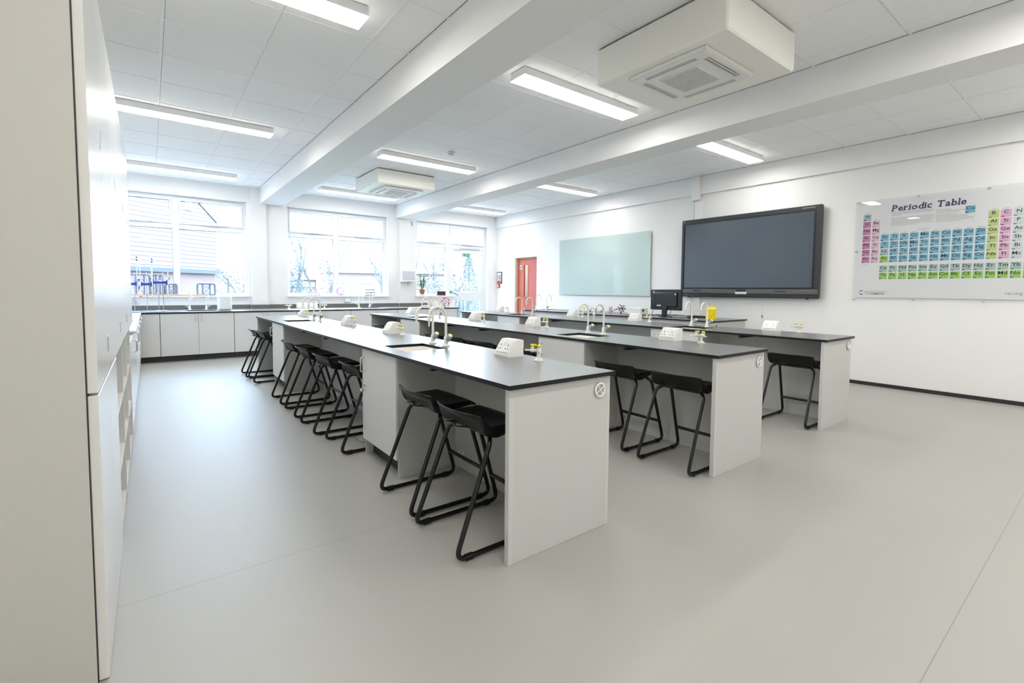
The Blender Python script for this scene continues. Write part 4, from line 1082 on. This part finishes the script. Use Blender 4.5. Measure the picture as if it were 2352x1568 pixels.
model('red_cage_model', 'open red and white ball model on the end of the window worktop', (5.32, 9.62, ZT), [(P[i].x, P[i].y, P[i].z, 1, .0125) for i in keep], [(mp[a], mp[b]) for a, b in E_ if a in mp and b in mp], [ABLK, ARED, APUR, AWHT, AGRN, AORG, APUR], .0125, .006)
def blob(name, label, loc, n, spread, cols, hgt, seed, r=.014):
    random.seed(seed); at = [(0, 0, r, cols[0], r)]; bo = []
    while len(at) < n:
        b = random.randrange(len(at)); A = at[b]
        d = Vector((random.gauss(0, 1), random.gauss(0, 1), random.gauss(.25, .8))).normalized()*.042
        q = (A[0]+d.x, A[1]+d.y, A[2]+d.z)
        if q[2] < r or abs(q[0]) > spread or abs(q[1]) > spread or q[2] > hgt: continue
        if any(math.dist(q, o[:3]) < .028 for o in at): continue
        at.append(q+(cols[len(at) % len(cols)], r*random.choice((.8, 1)))); bo.append((b, len(at)-1))
    zmin = 0
    t = thing(name, label, 'molecular model', loc); lo = min(a[2]-a[4] for a in at); mb = {}
    for a in at: mb.setdefault(a[3], MB()).sphere((a[0], a[1], a[2]-lo), a[4])
    for k, m in mb.items(): m.build(['dark', 'red', 'purple', 'white', 'green', 'orange'][k]+'_atoms', AM[k], t)
    m = MB()
    for a, b in bo: m.tube([(at[a][0], at[a][1], at[a][2]-lo), (at[b][0], at[b][1], at[b][2]-lo)], .004, 6)
    m.build('bonds', AWHT, t)
blob('ball_model', 'tall black ball model with red atoms on the demonstration bench', (6.68, 5.64, ZT), 26, .09, [0, 0, 3, 0, 1, 0], .20, 11, .016)
blob('ball_model', 'low pink and purple ball model on the demonstration bench', (6.72, 5.95, ZT), 14, .10, [2, 1, 3, 2], .10, 12)
blob('ball_model', 'tiny red ball model with two white atoms on the demonstration bench', (6.70, 6.13, ZT), 4, .05, [1, 3, 3], .05, 13, .017)
blob('ball_model', 'green and orange ball model on the demonstration bench', (6.72, 6.30, ZT), 9, .06, [5, 4, 4, 4], .10, 14)
blob('ball_model', 'small black ball model leftmost on the demonstration bench', (6.74, 6.46, ZT), 5, .05, [0, 0, 3], .05, 15)

# ------------------------------------------------------------------ sill plant, slate, seedlings
t = thing('potted_plant', 'leafy green plant in a terracotta pot on the right window sill', 'plant', (5.13, YW+.03, SILL))
MB().lathe([(.05, 0), (.062, .004), (.066, .035), (.060, .035), (.045, .01)], n=18).build('saucer', WPLAS, t)
MB().lathe([(.045, .018), (.070, .125), (.078, .125), (.080, .155), (.070, .155), (.066, .135)], n=20).build('pot', TERRA, t)
random.seed(21); st, lf = MB(), MB()
for k in range(15):
    a = random.uniform(0, 2*PI); ln = random.uniform(.22, .42); lean = random.uniform(.1, .42)
    if k == 0: a, ln, lean = .2, .46, .62
    if k == 1: a, ln, lean = PI, .34, .5
    p = [Vector((.02*cos(a), .02*sin(a)*.6, .14))]
    for q in range(1, 6):
        f = q/5; p.append(Vector((cos(a)*(.02+ln*lean*f**1.3), sin(a)*(.02+ln*lean*f**1.3)*.25, .14+ln*f*(1-.2*lean)))+Vector((random.uniform(-.006, .006), 0, 0)))
    st.tube(p, [.005, .0045, .004, .0035, .003, .002], 5)
    for q in range(2, 6):
        for _ in range(3):
            c = p[q]; c.x = max(c.x, -.10); c.y = min(c.y, .06); d = Vector((random.gauss(0, 1), random.gauss(0, .5), random.gauss(.5, .6))).normalized(); s_ = d.cross(Vector((random.gauss(0, 1), 1, 0))).normalized(); L_ = random.uniform(.028, .046)
            lf.add([c, c+d*L_*.5+s_*L_*.28, c+d*L_, c+d*L_*.5-s_*L_*.28], [(0, 1, 2, 3)])
st.build('stems', STEM, t); lf.build('leaves', LEAF, t)
t = thing('slate_sign', 'small black slate sign in a red frame on the right window sill', 'sign', (5.64, YW+.02, SILL))
MB().bbox(-.12, .12, -.006, .012, 0, .018, .002).bbox(-.12, .12, -.006, .012, .095, .112, .002).bbox(-.12, -.104, -.006, .012, .018, .095, .002).bbox(.104, .12, -.006, .012, .018, .095, .002).build('frame', ORED, t)
B(-.104, .104, 0, .006, .018, .095).build('slate_panel', SLATE, t)
# small white glass boats on the sills
for i, (x, lab) in enumerate(((2.36, 'leftmost on the middle sill'), (3.0, 'beside the pyramid model on the middle sill'), (3.45, 'right of the football model on the middle sill'), (4.06, 'right end of the middle sill'), (1.24, 'right end of the left sill'))):
    o = thing('glass_valve', 'small clear-white glass fitting, %s' % lab, 'glassware', (x, YW+.03, SILL)); MB().tube([(-.045, 0, .012), (-.01, 0, .014), (.03, 0, .030), (.055, 0, .028)], [.007, .010, .010, .006], 8).build('glass_tube', TUBEW, o); MB().lathe([(.007, .02), (.007, .045)], (0, 0, 0), 8).build('stopper', LGREY, o)

# ------------------------------------------------------------------ window sill left: wooden rod, racks; worktop: stands, burettes, jug
o = BB(-.42, .80, YW-.03, YW-.004, SILL+.0005, SILL+.022, .003).build('wooden_rod', WOOD); tag(o, 'long pale wooden rod lying along the left window sill', 'rod')
def rack(loc, w, h, label):
    t = thing('lattice_rack', label, 'rack', loc, 0, 'grey plastic racks on the left sill')
    a, b = w/2, h
    fr = fillet([(-a, 0, .012), (a, 0, .012), (a, 0, b), (-a, 0, b)], .03, 4, closed=True)
    m = MB(); m.tube(fr, .017, 8, closed=True)
    for x in (-a*.42, a*.42): m.tube([(x, 0, .012), (x, 0, b)], .014, 6)
    m.build('rack_frame', DGREYF, t)
    m = MB().tube([(-a*.42, 0, .012), (a*.42, 0, b*.75)], .005, 5).tube([(a*.42, 0, .012), (-a*.42, 0, b*.75)], .005, 5).tube([(-a*.42, 0, b*.75), (a*.42, 0, b*.75)], .007, 5)
    m.build('cross_brace', DGREYF, t)
rack((.83, YW+.10, SILL), .27, .215, 'grey plastic lattice rack on the left sill, alone at the right')
rack((-.12, YW+.10, SILL+.0), .26, .36, 'tall grey plastic lattice rack on the left sill, leftmost')
rack((.125, YW+.10, SILL), .14, .36, 'tall grey plastic lattice rack on the left sill, middle one')
rack((.31, YW+.10, SILL), .16, .20, 'low grey plastic lattice rack on the left sill behind the blue clamp')
def stand(x, y, label, rods, bw):
    t = thing('retort_stand', label, 'stand', (x, y, ZT), 0, 'retort stands'); 
    BB(-bw/2, bw/2, -.075, .075, 0, .014, .006).build('base', STANDB, t)
    for dx, h in rods: MB().tube([(dx, .0, .0145), (dx, .0, h)], .0055, 8).build('rod', ROD, t)
    return t
stand(-.20, 9.50, 'retort stand with white-blue base, half hidden by the cupboards', [(.02, .62)], .16)
stand(.045, 9.50, 'retort stand with a wide blue base and single left rod', [(-.075, .62)], .19)
stand(.15, 9.72, 'retort stand with a pair of rods holding the blue clamp', [(-.03, .60), (.03, .64)], .16)
def clamp(x, y, z, w, label, m_=CLAMPB):
    t = thing('burette_clamp', label, 'clamp', (x, y, z), 0, 'butterfly burette clamps')
    m = MB()
    for sg in (-1, 1):
        for sv in (-1, 1):
            m.tube([(0, 0, 0), (sg*w*.25, 0, sv*.004), (sg*w*.40, 0, sv*.018), (sg*w*.5, 0, sv*.062)], [.022, .017, .016, .008], 8)
            m.tube([(sg*w*.40, 0, sv*.018), (sg*w*.44, -.03, sv*.03)], [.011, .006], 6)
    m.build('clamp_arms', m_, t)
    MB().lathe([(.014, -.03), (.014, .03)], (0, 0, 0), 10).build('boss_head', METAL, t)
    m = MB()
    for sg in (-1, 1):
        for sv in (-1, 1): m.sphere((sg*w*.5, 0, sv*.066), .009, 8, 5)
    m.build('clamp_tips', DARK, t)
def burette(x, y, z0, z1, label, tap=0):
    t = thing('burette', label, 'burette', (x, y, z0), 0, 'glass burettes')
    H = z1-z0
    MB().tube([(0, 0, 0), (0, 0, .08), (0, 0, .085), (0, 0, H)], [.0025, .003, .0068, .0068], 8).build('burette_tube', TUBEW, t)
    MB().lathe([(.008, -.014), (.008, .014)], (0, 0, .07), 8, 'x').build('stopcock', [REDP, LGREY][tap % 2], t)
    if tap > 1: MB().sphere((0, 0, H+.012), .011, 8, 6).sphere((0, 0, H-.03), .012, 8, 6).build('bung', SLATE, t)
for cx_, cy_, cz_, w_, lab, ends in ((.14, 9.68, 1.255, .24, 'blue double burette clamp held on the pair of rods', ((1.02, 1.70, 'tall white burette, left one in the clamp on paired rods', 0), (.96, 1.43, 'short white burette, right one in the clamp on paired rods', 1))),
                              (-.03, 9.46, 1.225, .17, 'blue double burette clamp on the single-rod stand', ((.96, 1.62, 'white burette with red stopcock, left one on the single-rod stand', 0), (.93, 1.60, 'white burette with dark bungs, right one on the single-rod stand', 3))),
                              (-.215, 9.46, 1.225, .17, 'blue burette clamp half hidden by the cupboards', ((.96, 1.5, 'burette mostly hidden behind the tall cupboards', 0), (.94, 1.62, 'white burette near the cupboards topped with dark bungs', 3)))):
    clamp(cx_, cy_, cz_, w_, lab)
    for sg, (za, zb, bl, tp) in zip((-1, 1), ends): burette(cx_+sg*w_*.44, cy_-.036, za, zb, bl, tp)
o = thing('plastic_carboy', 'translucent white plastic carboy on the worktop under the left window', 'container', (1.03, 9.72, ZT))
BB(-.105, .105, -.09, .09, 0, .27, .03).build('carboy_body', JUG, o)
MB().lathe([(.035, .27), (.035, .292), (.02, .298)], (-.03, 0, 0), 16).build('cap', WPLAS, o)
MB().tube(fillet([(-.0, 0, .268), (.02, 0, .30), (.08, 0, .30), (.09, 0, .262)], .02, 4), .009, 8).build('carry_handle', JUG, o)

# ------------------------------------------------------------------ outdoors
struct('ground', B(-80, 160, YW+.45, 260, -.6, -.55), GRASS)
struct('paving', B(-8, 20, YW+.31, YW+4, -.56, -.06), mat('paving', (.09, .09, .09), .9, noise=.1, nscale=2))
# tile-hung gable building on the left
az_ = math.radians(51.5); u = Vector((sin(az_), cos(az_), 0)); v = Vector((-cos(az_), sin(az_), 0))
A = Vector((1.72, 17.9, 0))
def extr(poly, d0, d1):
    m = MB(); n = len(poly)
    vs = [A+u*a+Vector((0, 0, z))+v*d0 for a, z in poly]+[A+u*a+Vector((0, 0, z))+v*d1 for a, z in poly]
    m.add(vs, [tuple(range(n))[::-1], tuple(range(n, 2*n))]+[(i, (i+1) % n, n+(i+1) % n, n+i) for i in range(n)]); return m
gb = bpy.data.objects.new('tiled_building', None); COL.objects.link(gb); tag(gb, 'pale tile-hung gabled building close outside the left window', 'building')
extr([(-9, 1.66), (0, 1.66), (0, 3.2), (-4.5, 6.9), (-9, 6.9)], 0, 7).build('hung_tile_wall', TILEH, gb)
extr([(-9, -.55), (-.02, -.55), (-.02, 1.658), (-9, 1.658)], .06, 6.9).build('brick_base', BRICK, gb)
extr([(-9, 1.60), (.04, 1.60), (.04, 1.72), (-9, 1.72)], -.06, -.003).build('eaves_strip', RAIL, gb)
extr([(-9.05, 6.96), (-4.5, 6.96), (.04, 3.25), (.04, 3.205), (-4.5, 6.905), (-9.05, 6.905)], -.02, 7.05).build('roof_verge', ROOFT, gb)
extr([(-1.05, 3.45), (-.85, 3.45), (-.85, 3.85), (-1.05, 3.85)], -.03, -.003).build('wall_vent', FRAME, gb)
# houses far off
def house(azd, dist, wdt, hz, label, dep=9, wall=BRICK):
    a = math.radians(azd); c = Vector((sin(a)*dist, cos(a)*dist, -.55))
    t = bpy.data.objects.new('house', None); COL.objects.link(t); t.location = c; t.rotation_euler = (0, 0, -a+.15); tag(t, label, 'house', 'houses beyond the grounds')
    h = hz+.55-2.0
    B(-wdt/2, wdt/2, 0, dep, 0, h).build('wall', wall, t)
    MB().prism([(-.4, h), (dep+.4, h), (dep/2, h+2.4)], -wdt/2-.4, wdt/2+.4, 'x').build('roof', ROOFT, t)
    n = max(2, int(wdt/3.4))
    for k in range(n):
        x = -wdt/2+wdt*(k+.5)/n
        for z in (h*.16, h*.60):
            wnd = BB(x-1.0, x+1.0, -.08, -.01, z, z+h*.26, .02).build('window', FRAME, t)
            MB().box(x-.85, x-.07, -.10, -.081, z+.12, z+h*.26-.12).box(x+.07, x+.85, -.10, -.081, z+.12, z+h*.26-.12).build('pane', INKG, wnd)
house(20.0, 92, 11.5, 6.0, 'distant red-brick house behind the trees in the middle window, right side')
house(13.2, 100, 5.5, 4.8, 'distant red-brick house low in the middle window, left side')
house(27.5, 96, 9, 6.2, 'distant pale house behind the plant in the right window')
house(23.4, 150, 10, 6.0, 'farthest low house between the middle and right windows')
# bare trees: one trunk mesh per tree, recursive branches
def tree(azd, dist, H, label, seed, mtl=BARK, ivy=0, spread=.5, lean=0, group='bare winter trees outside'):
    random.seed(seed); a = math.radians(azd); c = Vector((sin(a)*dist, cos(a)*dist, -.55)); m = MB(); tips = []
    def br(p, d, L, r, lv):
        pts = [p]; n = 4; q = p.copy(); dd = d.copy()
        for i in range(n):
            dd = (dd+Vector((random.gauss(0, .10), random.gauss(0, .10), random.gauss(.03, .05)))).normalized(); q = q+dd*(L/n); pts.append(q.copy())
        m.tube(pts, [r*(1-.45*i/n) for i in range(n+1)], 5 if lv < 2 else 3, caps=False)
        tips.append((q.copy(), lv))
        if lv >= 4: return
        k = 3 if lv < 3 else 3
        for i in range(k):
            s_ = pts[random.choice((2, 3, 4)) if i else 4]; e = Vector((random.gauss(0, 1), random.gauss(0, 1), random.gauss(.2, .4))).normalized()
            br(s_, (dd*(1-spread*.5)+e*spread*.8).normalized(), L*random.uniform(.58, .8), r*.52, lv+1)
    br(Vector((0, 0, 0)), Vector((lean, 0, 1)).normalized(), H*.34, H*.018, 0)
    t = bpy.data.objects.new('bare_tree', None); COL.objects.link(t); t.location = c; tag(t, label, 'tree', group)
    m.build('trunk_and_branches', mtl, t)
    if ivy:
        f = MB()
        for i in range(ivy*260):
            z = random.uniform(.1, H*.42); rr = H*.045*random.uniform(.4, 1); aa = random.uniform(0, 2*PI); p = Vector((cos(aa)*rr+lean*z, sin(aa)*rr, z)); s_ = .055
            d1_ = Vector((random.gauss(0, 1), random.gauss(0, 1), random.gauss(0, 1))).normalized()*s_; d2_ = d1_.cross(Vector((random.gauss(0, 1), random.gauss(0, 1), 1))).normalized()*s_
            f.add([p-d1_, p-d2_, p+d1_, p+d2_], [(0, 1, 2, 3)])
        f.build('ivy_leaves', IVY, t)
tree(12.6, 34, 8.6, 'bare ivy-clad tree at the left edge of the middle window', 31, ivy=2, spread=.55)
tree(16.0, 36, 9.0, 'tall bare tree left of the middle window mullion', 32, ivy=2, spread=.38, lean=-.08)
tree(14.4, 44, 7.5, 'slim bare tree between the two big ones in the middle window', 33, spread=.6)
tree(22.0, 42, 8.2, 'bare tree at the right edge of the middle window', 34, ivy=1, spread=.5, lean=.08)
tree(7.6, 40, 6.8, 'bare tree right of the tiled building', 35, spread=.6)
tree(25.8, 40, 7.6, 'bare tree behind the potted plant', 36, spread=.6)
tree(27.9, 46, 8.0, 'bare tree beside the exit door frame', 37, spread=.55)
tree(30.3, 30, 6.0, 'bushy bare tree low behind the exit door glass', 38, spread=.75)
tree(32.6, 36, 7.0, 'bare tree at the right side of the exit door glass', 39, spread=.6)
def shrub(azd, dist, w_, h_, label, seed, mtl, n=1600, cone=False, kind='bush'):
    random.seed(seed); a = math.radians(azd); c = Vector((sin(a)*dist, cos(a)*dist, -.55)); f = MB()
    for i in range(int(n*3.2)):
        z = random.random()**(1.3 if cone else .9); rr = w_*(1-z if cone else math.sqrt(max(0, 1-(2*z-1)**2*.8)))*random.uniform(.35, 1); aa = random.uniform(0, 2*PI)
        p = Vector((cos(aa)*rr, sin(aa)*rr, z*h_)); s_ = dist*random.uniform(.0008, .0020)
        d1_ = Vector((random.gauss(0, 1), random.gauss(0, 1), random.gauss(0, .6))).normalized()*s_; d2_ = d1_.cross(Vector((random.gauss(0, 1), random.gauss(0, 1), 1))).normalized()*s_*.6
        f.add([p-d1_, p-d2_, p+d1_, p+d2_], [(0, 1, 2, 3)])
    t = bpy.data.objects.new(kind, None); COL.objects.link(t); t.location = c; tag(t, label, 'tree' if cone else 'bush', 'evergreens outside')
    MB().tube([(0, 0, 0), (0, 0, h_*.9)], [.09, .03], 6).build('trunk', BARK, t); f.build('foliage', mtl, t)
shrub(8.5, 34, .9, 4.6, 'narrow evergreen tree seen at the right of the left window', 41, CONIF, 1500, True, 'evergreen_tree')
shrub(31.7, 42, 1.9, 5.2, 'tall layered conifer behind the exit door', 42, CONIF, 2600, True, 'evergreen_tree')
shrub(6.4, 30, 1.2, 2.6, 'low hedge shrub beside the tiled building', 43, BUSH)
shrub(26.8, 26, 1.8, 2.2, 'rounded shrub low behind the potted plant', 44, BUSH, 2200)
shrub(30.6, 20, 1.2, 2.1, 'thicket low behind the exit door glass', 45, BUSH, 2200)
shrub(34.0, 24, 1.4, 2.6, 'thicket at the right edge of the exit door glass', 46, CONIF, 1800)
shrub(12.3, 40, 1.6, 2.4, 'shrub low at the left edge of the middle window', 47, BUSH)
# railing outside the exit door
o = thing('railing', 'dark metal railing on the step outside the exit door', 'railing', (6.4, YW+1.3, -.06))
MB().bbox(-.7, .8, -.02, .02, .96, .99, .004).bbox(-.7, .8, -.015, .015, .10, .13, .004).build('rail', RAIL, o)
for k in range(12): MB().tube([(-.68+k*.132, 0, 0), (-.68+k*.132, 0, .96)], .009, 6).build('baluster', RAIL, o)
